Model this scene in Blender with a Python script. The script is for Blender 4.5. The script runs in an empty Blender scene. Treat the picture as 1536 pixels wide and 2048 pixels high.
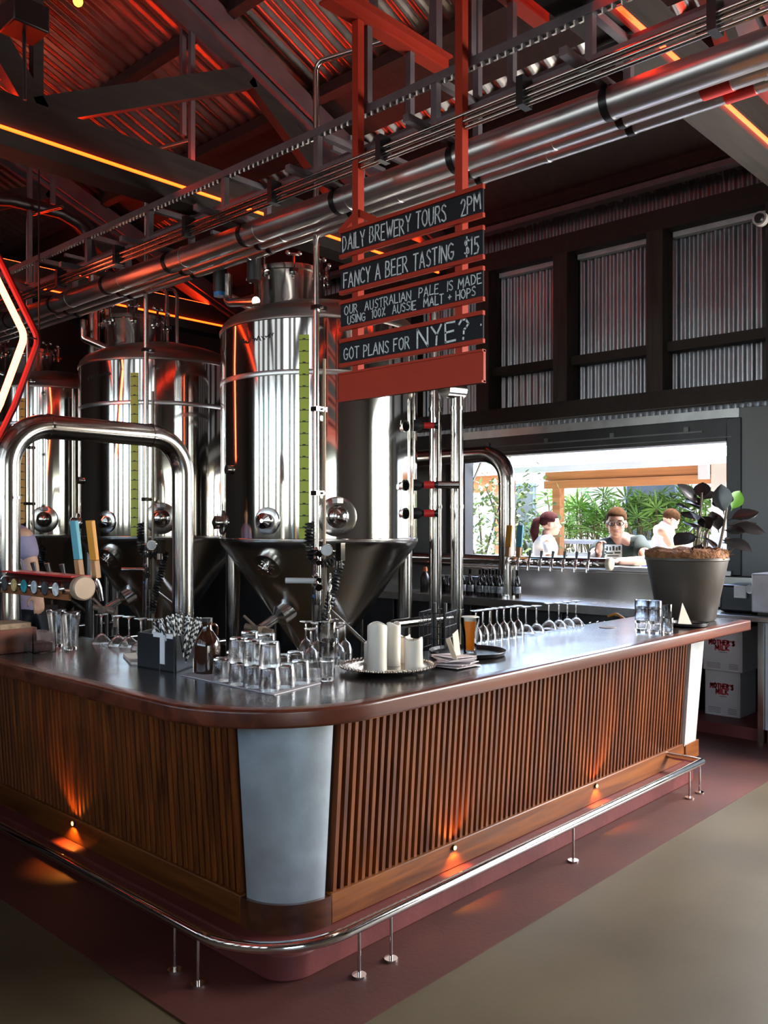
import bpy, bmesh, math, random
from mathutils import Vector, Matrix, Quaternion
R_ = math.radians
random.seed(7)
sc = bpy.context.scene
COL = sc.collection

# ------------------------------------------------------------------ camera
EYE = 1.6
FPX = 1745.0
YAW = R_(42.9)
FW = Vector((math.cos(YAW), math.sin(YAW), 0))
RT = Vector((math.sin(YAW), -math.cos(YAW), 0))
cam_data = bpy.data.cameras.new('camera')
cam = bpy.data.objects.new('camera', cam_data)
COL.objects.link(cam)
cam.location = (0, 0, EYE)
cam.rotation_euler = (math.pi / 2, 0, YAW - math.pi / 2)
cam_data.sensor_fit = 'AUTO'
cam_data.sensor_width = 36.0
cam_data.lens = FPX / 2048 * 36.0
cam_data.shift_y = 26 / 2048
cam_data.clip_start = 0.05
cam_data.clip_end = 200
sc.camera = cam
sc.view_settings.view_transform = 'Standard'
sc.view_settings.look = 'None'
sc.view_settings.gamma = 1.0
sc.view_settings.use_curve_mapping = False
sc.view_settings.exposure = 0.0
sc.cycles.use_denoising = True
sc.cycles.max_bounces = 10
sc.cycles.transmission_bounces = 8
sc.cycles.transparent_max_bounces = 8
sc.cycles.sample_clamp_indirect = 6.0
sc.cycles.caustics_reflective = False
sc.cycles.caustics_refractive = False
sc.cycles.blur_glossy = 1.0

def P(u, v, X=None, Y=None, Z=None, t=None):
    """the point of the place seen at a photo pixel, on a plane or at a depth"""
    s = (u - 768) / FPX
    w = (1050 - v) / FPX
    d = FW + RT * s + Vector((0, 0, w))
    if X is not None: k = X / d.x
    elif Y is not None: k = Y / d.y
    elif Z is not None: k = (Z - EYE) / d.z
    else: k = t
    return Vector((0, 0, EYE)) + d * k

# ------------------------------------------------------------------ world and daylight
world = bpy.data.worlds.new('world'); sc.world = world
world.use_nodes = True
wn = world.node_tree.nodes; wl = world.node_tree.links
bg = wn['Background']
sky = wn.new('ShaderNodeTexSky'); sky.sky_type = 'NISHITA'
sky.sun_disc = False; sky.sun_elevation = R_(52); sky.sun_rotation = R_(120)
sky.air_density = 1.0; sky.dust_density = 2.0
wl.new(sky.outputs[0], bg.inputs[0]); bg.inputs[1].default_value = 2.2

def lamp(name, kind, loc, target, energy, color, size=None, size_y=None, spread=None, parent=None, radius=None):
    d = bpy.data.lights.new(name, kind); d.energy = energy; d.color = color
    if kind == 'AREA':
        d.shape = 'RECTANGLE'; d.size = size; d.size_y = size_y
        if spread: d.spread = spread
    if radius is not None: d.shadow_soft_size = radius
    o = bpy.data.objects.new(name, d); COL.objects.link(o); o.location = loc
    if target is not None:
        o.rotation_euler = (Vector(target) - Vector(loc)).to_track_quat('-Z', 'Z' if kind == 'SUN' else 'Y').to_euler()
    if parent: o.parent = parent
    return o
sun = lamp('sun', 'SUN', (11, -3, 14), (8, -1, 2), 22.0, (1.0, 0.93, 0.82)); sun.data.angle = R_(0.6)

# daylight entering through the hall's openings: one lamp in each opening
SIDE_OPENINGS = [(-2.04, -1.07), (-0.59, 0.17), (0.72, 1.62), (2.14, 2.51), (3.0, 3.89), (4.52, 5.07), (5.55, 6.52), (7.0, 7.55), (8.11, 8.66), (9.14, 10.04)]
for (y0, y1) in SIDE_OPENINGS:
    lamp('daylight_side', 'AREA', (-4.25, (y0 + y1) / 2, 3.5), (5, (y0 + y1) / 2, 3.5), (34 if y0 < 4 else 16) * (y1 - y0), (0.88, 0.95, 1.0), y1 - y0, 4.4)
lamp('daylight_front', 'AREA', (-2.4, -5.95, 1.6), (-2.4, 4, 1.6), 14, (0.85, 0.94, 1.0), 3.8, 2.6)
lamp('daylight_door', 'AREA', (7.4, -0.75, 2.12), (2, -0.75, 2.12), 620, (1.0, 0.94, 0.84), 4.6, 2.3)

# ------------------------------------------------------------------ materials
def nodes_of(name):
    m = bpy.data.materials.new(name); m.use_nodes = True
    nt = m.node_tree; b = nt.nodes['Principled BSDF']
    return m, nt, b
def setp(b, **kw):
    for k, v in kw.items():
        b.inputs[k.replace('_', ' ')].default_value = v
def mat(name, col, rough=0.5, metal=0.0, var=0.15, scale=6.0, bump=0.0, bscale=40.0, stretch=(1, 1, 1), rvar=0.1, spec=None, coat=0.0, trans=0.0, ior=1.45, col2=None):
    m, nt, b = nodes_of(name)
    N, L = nt.nodes, nt.links
    tc = N.new('ShaderNodeTexCoord'); mp = N.new('ShaderNodeMapping'); mp.inputs['Scale'].default_value = stretch
    L.new(tc.outputs['Object'], mp.inputs[0])
    nz = N.new('ShaderNodeTexNoise'); nz.inputs['Scale'].default_value = scale; nz.inputs['Detail'].default_value = 5
    L.new(mp.outputs[0], nz.inputs['Vector'])
    rp = N.new('ShaderNodeValToRGB')
    c1 = [max(0, c * (1 - var)) for c in col]
    c2 = list(col2) if col2 else [min(1, c * (1 + var)) for c in col]
    rp.color_ramp.elements[0].position = 0.3; rp.color_ramp.elements[1].position = 0.7
    rp.color_ramp.elements[0].color = (*c1, 1); rp.color_ramp.elements[1].color = (*c2, 1)
    L.new(nz.outputs['Fac'], rp.inputs[0]); L.new(rp.outputs[0], b.inputs['Base Color'])
    mr = N.new('ShaderNodeMapRange')
    mr.inputs['To Min'].default_value = max(0.02, rough - rvar * rough); mr.inputs['To Max'].default_value = min(1, rough + rvar * rough)
    L.new(nz.outputs['Fac'], mr.inputs['Value']); L.new(mr.outputs[0], b.inputs['Roughness'])
    b.inputs['Metallic'].default_value = metal
    if spec is not None: b.inputs['Specular IOR Level'].default_value = spec
    if coat: b.inputs['Coat Weight'].default_value = coat; b.inputs['Coat Roughness'].default_value = 0.12
    if trans: b.inputs['Transmission Weight'].default_value = trans; b.inputs['IOR'].default_value = ior
    if bump:
        n2 = N.new('ShaderNodeTexNoise'); n2.inputs['Scale'].default_value = bscale; n2.inputs['Detail'].default_value = 3
        L.new(mp.outputs[0], n2.inputs['Vector'])
        bp = N.new('ShaderNodeBump'); bp.inputs['Strength'].default_value = bump; bp.inputs['Distance'].default_value = 0.02
        L.new(n2.outputs['Fac'], bp.inputs['Height']); L.new(bp.outputs[0], b.inputs['Normal'])
    return m
def wood(name, dark, light, rough=0.35, axis=2, scale=9.0, coat=0.3, wave=3.0):
    st = [14.0, 14.0, 14.0]; st[axis] = 1.0
    m, nt, b = nodes_of(name); N, L = nt.nodes, nt.links
    tc = N.new('ShaderNodeTexCoord'); mp = N.new('ShaderNodeMapping'); mp.inputs['Scale'].default_value = st
    L.new(tc.outputs['Object'], mp.inputs[0])
    nz = N.new('ShaderNodeTexNoise'); nz.inputs['Scale'].default_value = scale / 6; nz.inputs['Detail'].default_value = 6; nz.inputs['Distortion'].default_value = 0.6
    L.new(mp.outputs[0], nz.inputs['Vector'])
    rp = N.new('ShaderNodeValToRGB'); rp.color_ramp.elements[0].position = 0.32; rp.color_ramp.elements[1].position = 0.68
    rp.color_ramp.elements[0].color = (*dark, 1); rp.color_ramp.elements[1].color = (*light, 1)
    L.new(nz.outputs['Fac'], rp.inputs[0]); L.new(rp.outputs[0], b.inputs['Base Color'])
    setp(b, Roughness=rough); b.inputs['Coat Weight'].default_value = coat; b.inputs['Coat Roughness'].default_value = 0.15
    bp = N.new('ShaderNodeBump'); bp.inputs['Strength'].default_value = 0.15; bp.inputs['Distance'].default_value = 0.01
    L.new(nz.outputs['Fac'], bp.inputs['Height']); L.new(bp.outputs[0], b.inputs['Normal'])
    return m
def glow(name, col, strength, base=(0.8, 0.3, 0.1)):
    m, nt, b = nodes_of(name)
    setp(b, Roughness=0.4); b.inputs['Base Color'].default_value = (*base, 1)
    b.inputs['Emission Color'].default_value = (*col, 1); b.inputs['Emission Strength'].default_value = strength
    return m
def glassm(name, tint=(1, 1, 1), rough=0.0, ior=1.45):
    m, nt, b = nodes_of(name); N, L = nt.nodes, nt.links
    b.inputs['Base Color'].default_value = (*tint, 1)
    setp(b, Roughness=rough); b.inputs['Transmission Weight'].default_value = 1.0; b.inputs['IOR'].default_value = ior
    nz = N.new('ShaderNodeTexNoise'); nz.inputs['Scale'].default_value = 22
    bp = N.new('ShaderNodeBump'); bp.inputs['Strength'].default_value = 0.06; bp.inputs['Distance'].default_value = 0.01
    L.new(nz.outputs['Fac'], bp.inputs['Height']); L.new(bp.outputs[0], b.inputs['Normal'])
    return m

M = {}
M['steel'] = mat('brushed_steel', (0.62, 0.60, 0.57), 0.16, 1.0, 0.06, 3.0, 0.012, 5.0, (1, 1, 0.2), 0.2)
M['thinglass'] = None
M['tanksteel'] = mat('tank_steel', (0.70, 0.68, 0.64), 0.075, 1.0, 0.05, 2.0, 0.03, 2.2, (1, 1, 0.12), 0.25)
M['conesteel'] = mat('cone_steel', (0.60, 0.58, 0.55), 0.2, 1.0, 0.08, 3.0, 0.03, 3.0, (1, 1, 0.6), 0.25)
M['domesteel'] = mat('dome_steel', (0.42, 0.40, 0.38), 0.32, 1.0, 0.08, 3.0, 0.0, 3.0)
M['chrome'] = mat('chrome', (0.75, 0.74, 0.72), 0.08, 1.0, 0.04, 5.0)
M['pipesteel'] = mat('pipe_steel', (0.50, 0.48, 0.45), 0.2, 1.0, 0.08, 6.0)
M['duct'] = mat('duct_cladding', (0.62, 0.61, 0.62), 0.33, 1.0, 0.1, 4.0, 0.03, 9.0)
M['galv'] = mat('galvanised_panel', (0.50, 0.57, 0.63), 0.42, 0.55, 0.16, 7.0, 0.05, 18.0)
M['corr'] = mat('corrugated_sheet', (0.36, 0.38, 0.42), 0.34, 0.9, 0.12, 3.0, 0.05, 12.0)
M['roof'] = mat('roof_sheet', (0.38, 0.36, 0.34), 0.30, 0.95, 0.35, 2.0, 0.35, 3.2, (1, 1.0, 1))
M['gantry'] = mat('gantry_steel', (0.12, 0.105, 0.115), 0.45, 0.3, 0.15, 8.0)
M['darkwood'] = wood('dark_timber', (0.008, 0.0055, 0.004), (0.022, 0.014, 0.010), 0.7, 0, 9, 0.0)
M['posttimber'] = wood('post_timber', (0.016, 0.011, 0.009), (0.05, 0.036, 0.03), 0.7, 2, 7, 0.0)
M['slat'] = wood('slat_timber', (0.06, 0.012, 0.002), (0.23, 0.058, 0.006), 0.48, 2, 10, 0.0)
M['slatback'] = mat('slat_backing', (0.02, 0.007, 0.003), 0.6)
M['board'] = wood('base_board_timber', (0.085, 0.02, 0.003), (0.29, 0.085, 0.012), 0.45, 0, 8, 0.0)
M['boardy'] = wood('base_board_timber_y', (0.06, 0.016, 0.003), (0.2, 0.06, 0.01), 0.45, 1, 8, 0.0)
M['nosing'] = wood('counter_edge_timber', (0.05, 0.010, 0.005), (0.155, 0.040, 0.018), 0.32, 0, 6, 0.25)
M['top'] = mat('counter_top', (0.030, 0.025, 0.023), 0.2, 0.0, 0.35, 3.0, 0.02, 6.0, rvar=0.25, spec=0.6)
M['kerb'] = mat('kerb_paint', (0.15, 0.033, 0.030), 0.5, 0.0, 0.2, 5.0, 0.08, 30.0)
M['redpaint'] = mat('red_steel_paint', (0.30, 0.026, 0.012), 0.5, 0.0, 0.08, 5.0, spec=.25)
M['signred'] = mat('sign_red_paint', (0.34, 0.030, 0.013), 0.6, 0.0, 0.06, 5.0, spec=.2)
M['slate'] = mat('blackboard', (0.008, 0.011, 0.016), 0.75, 0.0, 0.25, 9.0, spec=.25)
M['chalk'] = mat('chalk', (0.62, 0.68, 0.72), 0.9, 0.0, 0.25, 60.0)
M['black'] = mat('black_plastic', (0.012, 0.012, 0.013), 0.35)
M['blackmetal'] = mat('black_metal', (0.018, 0.018, 0.02), 0.35, 0.4)
M['glass'] = glassm('clear_glass')
M['candle'] = mat('candle_wax', (0.80, 0.72, 0.60), 0.5, 0.0, 0.06, 8.0, 0.1, 12.0)
M['white'] = mat('white_paper', (0.75, 0.73, 0.72), 0.8, 0.0, 0.05, 10.0)
M['napkin'] = mat('napkin_paper', (0.66, 0.58, 0.58), 0.85, 0.0, 0.08, 10.0, 0.2, 40.0)
M['silver'] = mat('silver_plate', (0.60, 0.55, 0.48), 0.22, 1.0, 0.1, 10.0, 0.1, 60.0)
M['brass'] = mat('brass_cap', (0.33, 0.24, 0.17), 0.5, 0.3, 0.1, 10.0)
M['led'] = glow('led_tube', (1.0, 0.034, 0.002), 15.0)
M['ledred'] = glow('led_tube_red', (1.0, 0.014, 0.002), 14.0)
M['ledup'] = glow('led_tube_upward', (1.0, 0.03, 0.004), 34.0)
M['neon'] = glow('neon_tube', (1.0, 0.13, 0.05), 16.0)
M['amber'] = glow('amber_lens', (1.0, 0.42, 0.06), 26.0)
M['yellowbulb'] = glow('yellow_bulb', (1.0, 0.75, 0.05), 4.0)
M['gaugestrip'] = mat('yellow_green_strip', (0.40, 0.47, 0.045), 0.5, 0.0, 0.05, 6.0)
M['gaugeorange'] = mat('orange_strip', (0.62, 0.30, 0.03), 0.5, 0.0, 0.05, 6.0)
M['ink'] = mat('marker_ink', (0.012, 0.012, 0.012), 0.6)
M['darkwall'] = mat('dark_wall', (0.030, 0.025, 0.023), 0.7, 0.0, 0.2, 2.0)
M['greywall'] = mat('grey_panel', (0.20, 0.21, 0.22), 0.55, 0.0, 0.06, 2.0)
M['frame'] = mat('dark_window_frame', (0.028, 0.030, 0.034), 0.4, 0.2)

def thin_glass(name):
    m, nt, b = nodes_of(name); N, L = nt.nodes, nt.links; N.remove(b)
    tr = N.new('ShaderNodeBsdfTransparent'); tr.inputs[0].default_value = (.96, .97, .96, 1)
    gs = N.new('ShaderNodeBsdfGlossy'); gs.inputs['Roughness'].default_value = .03
    fr = N.new('ShaderNodeFresnel'); fr.inputs[0].default_value = 1.5
    nz = N.new('ShaderNodeTexNoise'); nz.inputs['Scale'].default_value = 15; bp = N.new('ShaderNodeBump'); bp.inputs['Strength'].default_value = .05; bp.inputs['Distance'].default_value = .01
    L.new(nz.outputs['Fac'], bp.inputs['Height']); L.new(bp.outputs[0], gs.inputs['Normal'])
    mx = N.new('ShaderNodeMixShader'); L.new(fr.outputs[0], mx.inputs[0]); L.new(tr.outputs[0], mx.inputs[1]); L.new(gs.outputs[0], mx.inputs[2])
    L.new(mx.outputs[0], N['Material Output'].inputs[0]); return m
M['thinglass'] = thin_glass('thin_clear_glass')
# ------------------------------------------------------------------ mesh building
def frame_of(d, up=None):
    d = d.normalized()
    up = up or (Vector((0, 0, 1)) if abs(d.z) < 0.95 else Vector((1, 0, 0)))
    s = d.cross(up).normalized(); u = s.cross(d).normalized()
    return s, u, d
class MB:
    def __init__(self): self.v = []; self.f = []
    def add(self, vs, fs, Mx=None):
        b = len(self.v)
        self.v += [tuple(Mx @ Vector(p)) if Mx else tuple(p) for p in vs]
        self.f += [tuple(i + b for i in f) for f in fs]
        return self
    def bx(self, x0, x1, y0, y1, z0, z1, Mx=None):
        vs = [(x, y, z) for x in (x0, x1) for y in (y0, y1) for z in (z0, z1)]
        return self.add(vs, [(0, 1, 3, 2), (4, 6, 7, 5), (0, 4, 5, 1), (2, 3, 7, 6), (0, 2, 6, 4), (1, 5, 7, 3)], Mx)
    def box(self, c, s, Mx=None):
        return self.bx(c[0] - s[0] / 2, c[0] + s[0] / 2, c[1] - s[1] / 2, c[1] + s[1] / 2, c[2] - s[2] / 2, c[2] + s[2] / 2, Mx)
    def bar(self, p0, p1, w, h, up=None):
        p0, p1 = Vector(p0), Vector(p1)
        s, u, d = frame_of(p1 - p0, up)
        vs = [p + s * (a * w / 2) + u * (b * h / 2) for p in (p0, p1) for a, b in ((-1, -1), (1, -1), (1, 1), (-1, 1))]
        return self.add(vs, [(0, 1, 2, 3), (7, 6, 5, 4), (0, 4, 5, 1), (1, 5, 6, 2), (2, 6, 7, 3), (3, 7, 4, 0)])
    def sweep(self, pts, prof, cap=True, up=None, closed=False):
        """prof: list of (side, up) offsets carried along pts by parallel transport"""
        pts = [Vector(p) for p in pts]; n = len(prof); np_ = len(pts)
        s, u, d = frame_of(pts[1] - pts[0], up)
        b = len(self.v)
        for i, p in enumerate(pts):
            if 0 < i < np_ - 1: t = ((pts[i + 1] - p).normalized() + (p - pts[i - 1]).normalized())
            elif i == 0: t = pts[1] - p
            else: t = p - pts[-2]
            t = t.normalized() if t.length > 1e-9 else d
            q = d.rotation_difference(t); s = q @ s; u = q @ u; d = t
            k = 1.0
            if 0 < i < np_ - 1:
                c = (pts[i + 1] - p).normalized().dot(t); k = 1 / max(c, 0.4)
            pr = prof(i) if callable(prof) else prof
            for (a, c2) in pr: self.v.append(tuple(p + s * a * (k if abs(k - 1) > 0.02 else 1) + u * c2))
        for i in range(np_ - 1):
            for j in range(n):
                a = b + i * n + j; c = b + i * n + (j + 1) % n
                self.f.append((a, c, c + n, a + n))
        if cap:
            self.f.append(tuple(b + j for j in range(n))[::-1]); self.f.append(tuple(b + (np_ - 1) * n + j for j in range(n)))
        return self
    def tube(self, pts, r, n=12, cap=True):
        pts = [Vector(p) for p in pts]
        rs = r if isinstance(r, (list, tuple)) else [r] * len(pts)
        b = len(self.v); s, u, d = frame_of(pts[1] - pts[0])
        for i, p in enumerate(pts):
            if 0 < i < len(pts) - 1: t = ((pts[i + 1] - p).normalized() + (p - pts[i - 1]).normalized())
            elif i == 0: t = pts[1] - p
            else: t = p - pts[-2]
            t = t.normalized() if t.length > 1e-9 else d
            q = d.rotation_difference(t); s = q @ s; u = q @ u; d = t
            for j in range(n):
                a = 2 * math.pi * j / n
                self.v.append(tuple(p + (s * math.cos(a) + u * math.sin(a)) * rs[i]))
        for i in range(len(pts) - 1):
            for j in range(n):
                a = b + i * n + j; c = b + i * n + (j + 1) % n
                self.f.append((a, c, c + n, a + n))
        if cap:
            self.f.append(tuple(b + j for j in range(n))[::-1]); self.f.append(tuple(b + (len(pts) - 1) * n + j for j in range(n)))
        return self
    def lathe(self, prof, c=(0, 0, 0), n=32, Mx=None, a0=0.0, a1=2 * math.pi):
        full = abs(a1 - a0 - 2 * math.pi) < 1e-6
        m = n if full else n + 1
        vs = []; fs = []
        for (r, z) in prof:
            for j in range(m):
                a = a0 + (a1 - a0) * j / n
                vs.append((c[0] + r * math.cos(a), c[1] + r * math.sin(a), c[2] + z))
        for i in range(len(prof) - 1):
            for j in range(n):
                a = i * m + j; b = i * m + (j + 1) % m
                fs.append((a, b, b + m, a + m))
        if full:
            if prof[0][0] > 1e-5: fs.append(tuple(range(m))[::-1])
            if prof[-1][0] > 1e-5: fs.append(tuple((len(prof) - 1) * m + j for j in range(m)))
        return self.add(vs, fs, Mx)
    def ball(self, c, r, n=16, Mx=None):
        r = r if isinstance(r, (tuple, list)) else (r, r, r)
        k = n // 2
        prof = [(max(1e-6, math.sin(math.pi * i / k)), -math.cos(math.pi * i / k)) for i in range(k + 1)]
        S = Matrix.Translation(Vector(c)) @ (Mx or Matrix.Identity(4)) @ Matrix.Diagonal((*r, 1))
        return self.lathe(prof, (0, 0, 0), n, S)
    def prism(self, pts, z0, z1):
        n = len(pts)
        vs = [(p[0], p[1], z0) for p in pts] + [(p[0], p[1], z1) for p in pts]
        fs = [tuple(range(n))[::-1], tuple(range(n, 2 * n))] + [(i, (i + 1) % n, (i + 1) % n + n, i + n) for i in range(n)]
        return self.add(vs, fs)
    def cyl(self, p0, p1, r, n=16): return self.tube([p0, p1], r, n)
    def build(self, name, m, parent=None, smooth=40, bevel=0.0, world=False, sub=0):
        me = bpy.data.meshes.new(name)
        vs = self.v
        if world and parent is not None:
            off = Vector((0, 0, 0)); q = parent
            while q is not None: off += q.location; q = q.parent
            vs = [tuple(Vector(p) - off) for p in vs]
        me.from_pydata(vs, [], self.f)
        bm = bmesh.new(); bm.from_mesh(me)
        bmesh.ops.remove_doubles(bm, verts=bm.verts, dist=1e-6)
        bmesh.ops.recalc_face_normals(bm, faces=bm.faces)
        bm.to_mesh(me); bm.free()
        me.materials.append(M[m] if isinstance(m, str) else m)
        if smooth:
            for p in me.polygons: p.use_smooth = True
            me.set_sharp_from_angle(angle=R_(smooth))
        o = bpy.data.objects.new(name, me); COL.objects.link(o)
        if parent is not None: o.parent = parent
        if bevel:
            bv = o.modifiers.new('bevel', 'BEVEL'); bv.width = bevel; bv.segments = 2; bv.limit_method = 'ANGLE'
        if sub:
            ss = o.modifiers.new('sub', 'SUBSURF'); ss.levels = sub; ss.render_levels = sub
        return o
def tag(o, label=None, cat=None, group=None, kind=None):
    if label: o['label'] = label
    if cat: o['category'] = cat
    if group: o['group'] = group
    if kind: o['kind'] = kind
    return o
def thing(name, label, cat, loc=(0, 0, 0), group=None, rz=0.0):
    o = bpy.data.objects.new(name, None); COL.objects.link(o)
    o.location = loc; o.rotation_euler = (0, 0, rz); o.empty_display_size = 0.1
    return tag(o, label, cat, group)
def struct(o): o['kind'] = 'structure'; return o
CHILDREN = {}
def copy_tree(o, loc=None, label=None, group=None, rz=None, par=None):
    c = o.copy(); COL.objects.link(c)
    if par is not None: c.parent = par
    if loc is not None: c.location = loc
    if rz is not None: c.rotation_euler = (0, 0, rz)
    if label: c['label'] = label
    if group: c['group'] = group
    for ch in [x for x in bpy.data.objects if x.parent == o]: copy_tree(ch, par=c)
    return c
def rounded(pts, rads, n=8):
    """round the corners of a polyline"""
    pts = [Vector(p) for p in pts]; out = [pts[0]]
    for i in range(1, len(pts) - 1):
        r = rads if not isinstance(rads, (list, tuple)) else rads[i - 1]
        a = (pts[i - 1] - pts[i]).normalized(); b = (pts[i + 1] - pts[i]).normalized()
        if r <= 0: out.append(pts[i]); continue
        ang = a.angle(b); tl = r / math.tan(ang / 2)
        s = pts[i] + a * tl; e = pts[i] + b * tl
        c = pts[i] + (a + b).normalized() * (r / math.sin(ang / 2))
        va = s - c; vb = e - c; th = va.angle(vb); ax = va.cross(vb).normalized()
        for k in range(n + 1): out.append(c + Quaternion(ax, th * k / n) @ va)
    out.append(pts[-1]); return out
def circ(r, n=12): return [(r * math.cos(2 * math.pi * j / n), r * math.sin(2 * math.pi * j / n)) for j in range(n)]
def corrugated(mb, o, along, up, length, height, pitch, amp, seg=8, nup=1):
    o, along, up = Vector(o), Vector(along).normalized(), Vector(up).normalized()
    nrm = along.cross(up).normalized()
    n = int(length / pitch * seg)
    vs = []; fs = []
    for j in range(nup + 1):
        for i in range(n + 1):
            x = length * i / n
            vs.append(o + along * x + up * (height * j / nup) + nrm * (amp * math.cos(2 * math.pi * x / pitch)))
    for j in range(nup):
        for i in range(n):
            a = j * (n + 1) + i; fs.append((a, a + 1, a + n + 2, a + n + 1))
    return mb.add(vs, fs)

# ------------------------------------------------------------------ the hall
WX = 7.3            # the wall with the serving window
ROOFZ = lambda x: 4.62 + 0.40 * (WX - x) if x > -0.5 else 4.62 + 0.40 * (WX + 0.5) - 0.40 * (-0.5 - x)
fl, nt, b = nodes_of('polished_concrete')
N, L = nt.nodes, nt.links
tc = N.new('ShaderNodeTexCoord')
n1 = N.new('ShaderNodeTexNoise'); n1.inputs['Scale'].default_value = 0.9; n1.inputs['Detail'].default_value = 8; n1.inputs['Roughness'].default_value = 0.6
n2 = N.new('ShaderNodeTexNoise'); n2.inputs['Scale'].default_value = 60; n2.inputs['Detail'].default_value = 2
L.new(tc.outputs['Object'], n1.inputs['Vector']); L.new(tc.outputs['Object'], n2.inputs['Vector'])
rp = N.new('ShaderNodeValToRGB'); rp.color_ramp.elements[0].position = 0.3; rp.color_ramp.elements[1].position = 0.75
rp.color_ramp.elements[0].color = (0.058, 0.044, 0.021, 1); rp.color_ramp.elements[1].color = (0.118, 0.094, 0.050, 1)
L.new(n1.outputs['Fac'], rp.inputs[0])
mx = N.new('ShaderNodeMixRGB'); mx.blend_type = 'OVERLAY'; mx.inputs[0].default_value = 0.12
L.new(rp.outputs[0], mx.inputs[1]); L.new(n2.outputs['Color'], mx.inputs[2]); L.new(mx.outputs[0], b.inputs['Base Color'])
mr = N.new('ShaderNodeMapRange'); mr.inputs['To Min'].default_value = 0.38; mr.inputs['To Max'].default_value = 0.6
L.new(n1.outputs['Fac'], mr.inputs['Value']); L.new(mr.outputs[0], b.inputs['Roughness'])
M['concrete'] = fl
struct(MB().bx(-4.6, WX + 0.2, -6.2, 13.2, -0.1, 0.0).build('floor', 'concrete'))
M['redfloor'] = mat('red_floor_paint', (0.075, 0.019, 0.013), 0.62, 0.0, 0.35, 2.2, 0.05, 50.0)
fb = MB()
fb.prism([(1.615, 8.0), (1.615, 1.951), (6.9, 1.951), (6.9, 2.6), (2.2, 2.6), (2.2, 8.0)], 0.0, 0.004)
fb.prism([(5.3, 2.6), (6.9, 2.6), (6.9, 3.4), (5.3, 3.4)], 0.0, 0.004)
struct(fb.build('trim_1', 'redfloor', smooth=0))

# roof sheets
r1 = MB(); corrugated(r1, (-0.5, -6.2, ROOFZ(-0.5)), (0, 1, 0), (WX + 0.6 + 0.5, 0, -0.4 * (WX + 0.6 + 0.5)), 19.4, math.hypot(WX + 1.1, 0.4 * (WX + 1.1)), 0.15, 0.02, 8, 14)
struct(r1.build('ceiling', 'roof', smooth=80))
r2 = MB(); corrugated(r2, (-0.5, -6.2, ROOFZ(-0.5)), (0, 1, 0), (-4.1, 0, -0.4 * 4.1), 19.4, math.hypot(4.1, 1.64), 0.15, 0.02, 4, 6)
struct(r2.build('ceiling_slope', 'roof', smooth=80))
# roof cover above the sheets so that no daylight leaks through
rc = MB(); rc.bar((-0.55, 3.5, ROOFZ(-0.5) + 0.1), (WX + 0.7, 3.5, ROOFZ(WX + 0.65) + 0.1), 19.4, 0.04)
rc.bar((-0.45, 3.5, ROOFZ(-0.5) + 0.1), (-8.9, 3.5, ROOFZ(-8.9) + 0.1), 19.4, 0.04)
struct(rc.build('roof', 'darkwall', smooth=0))
# walls out of frame, with their openings
wl_ = MB(); ys = -6.2
for (y0, y1) in SIDE_OPENINGS + [(13.2, 13.2)]:
    wl_.bx(-4.6, -4.3, ys, y0, 0, 6.2); ys = y1
    if y1 < 13.2: wl_.bx(-4.6, -4.3, y0, y1, 0, 1.2); wl_.bx(-4.6, -4.3, y0, y1, 5.8, 6.2)
struct(wl_.build('wall_left', 'darkwall', smooth=0))
wf = MB(); wf.bx(-4.6, -4.0, -6.2, -6.0, 0, 7.8); wf.bx(-0.5, WX + .2, -6.2, -6.0, 0, 7.8); wf.bx(-4.0, -0.5, -6.2, -6.0, 2.9, 7.8); wf.bx(-4.0, -.5, -6.2, -6, 0, .3)
struct(wf.build('wall_front', 'darkwall', smooth=0))
struct(MB().bx(-4.6, WX + .2, 13.0, 13.2, 0, 7.8).build('wall_far', 'darkwall', smooth=0))

struct(MB().bx(-1.5, -1.35, -.5, 9.5, 0, 1.62).build('added_light_baffle', 'darkwall', smooth=0))  # added low wall out of view, blocks side daylight from bar front and floor
# wall with the serving window: lower wall in pieces round the openings
WY0, WY1, WZ0, WZ1 = 2.86, 5.60, 1.22, 2.30       # window opening
wr = MB()
wr.bx(WX, WX + .15, -6.2, -3.1, 0, 4.75); wr.bx(WX, WX + .15, -3.1, 1.6, 3.3, 4.75); wr.bx(WX, WX + .15, -3.1, 1.6, 0, .95)
wr.bx(WX, WX + .15, 1.6, 2.36, 0, 2.6)
wr.bx(WX + .1, WX + .15, 1.6, 13.0, 2.6, 4.75)
wr.bx(WX, WX + .15, WY1 + .1, 13.0, 0, 2.6)
wr.bx(WX, WX + .15, 2.36, WY1 + .1, 0, WZ0 - .04)
struct(wr.build('wall_window_side', 'darkwall', smooth=0))
struct(MB().bx(WX - .01, WX + .15, 2.36, WY0 - .1, WZ0 - .04, 2.57).build('trim_2', 'greywall', smooth=0))
struct(MB().bx(WX - .02, WX + .16, WY0 - .1, WY1 + .1, 2.49, 2.57).build('trim_3', mat('galvanised_flashing', (0.50, 0.52, 0.53), 0.4, 0.6), smooth=0))
wfm = MB(); wfm.bx(WX - .03, WX + .12, WY0 - .12, WY0, WZ0 - .04, 2.49); wfm.bx(WX - .03, WX + .12, WY1, WY1 + .14, WZ0 - .04, 2.49); wfm.bx(WX - .03, WX + .12, WY0, WY1, WZ1, 2.49)
w1 = struct(wfm.build('window_1', 'frame', bevel=0.006))
rl = MB(); rl.bx(WX - .045, WX - .03, WY0 + .2, WY1 - .1, 2.385, 2.40); rl.bx(WX - .045, WX - .03, WY0 - .05, WY1, 2.33, 2.337)
for y in (3.2, 3.9, 4.6, 5.3): rl.bx(WX - .05, WX - .03, y - .02, y + .02, 2.40, 2.44)
rl.build('shutter_rail', 'greywall', w1)
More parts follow.
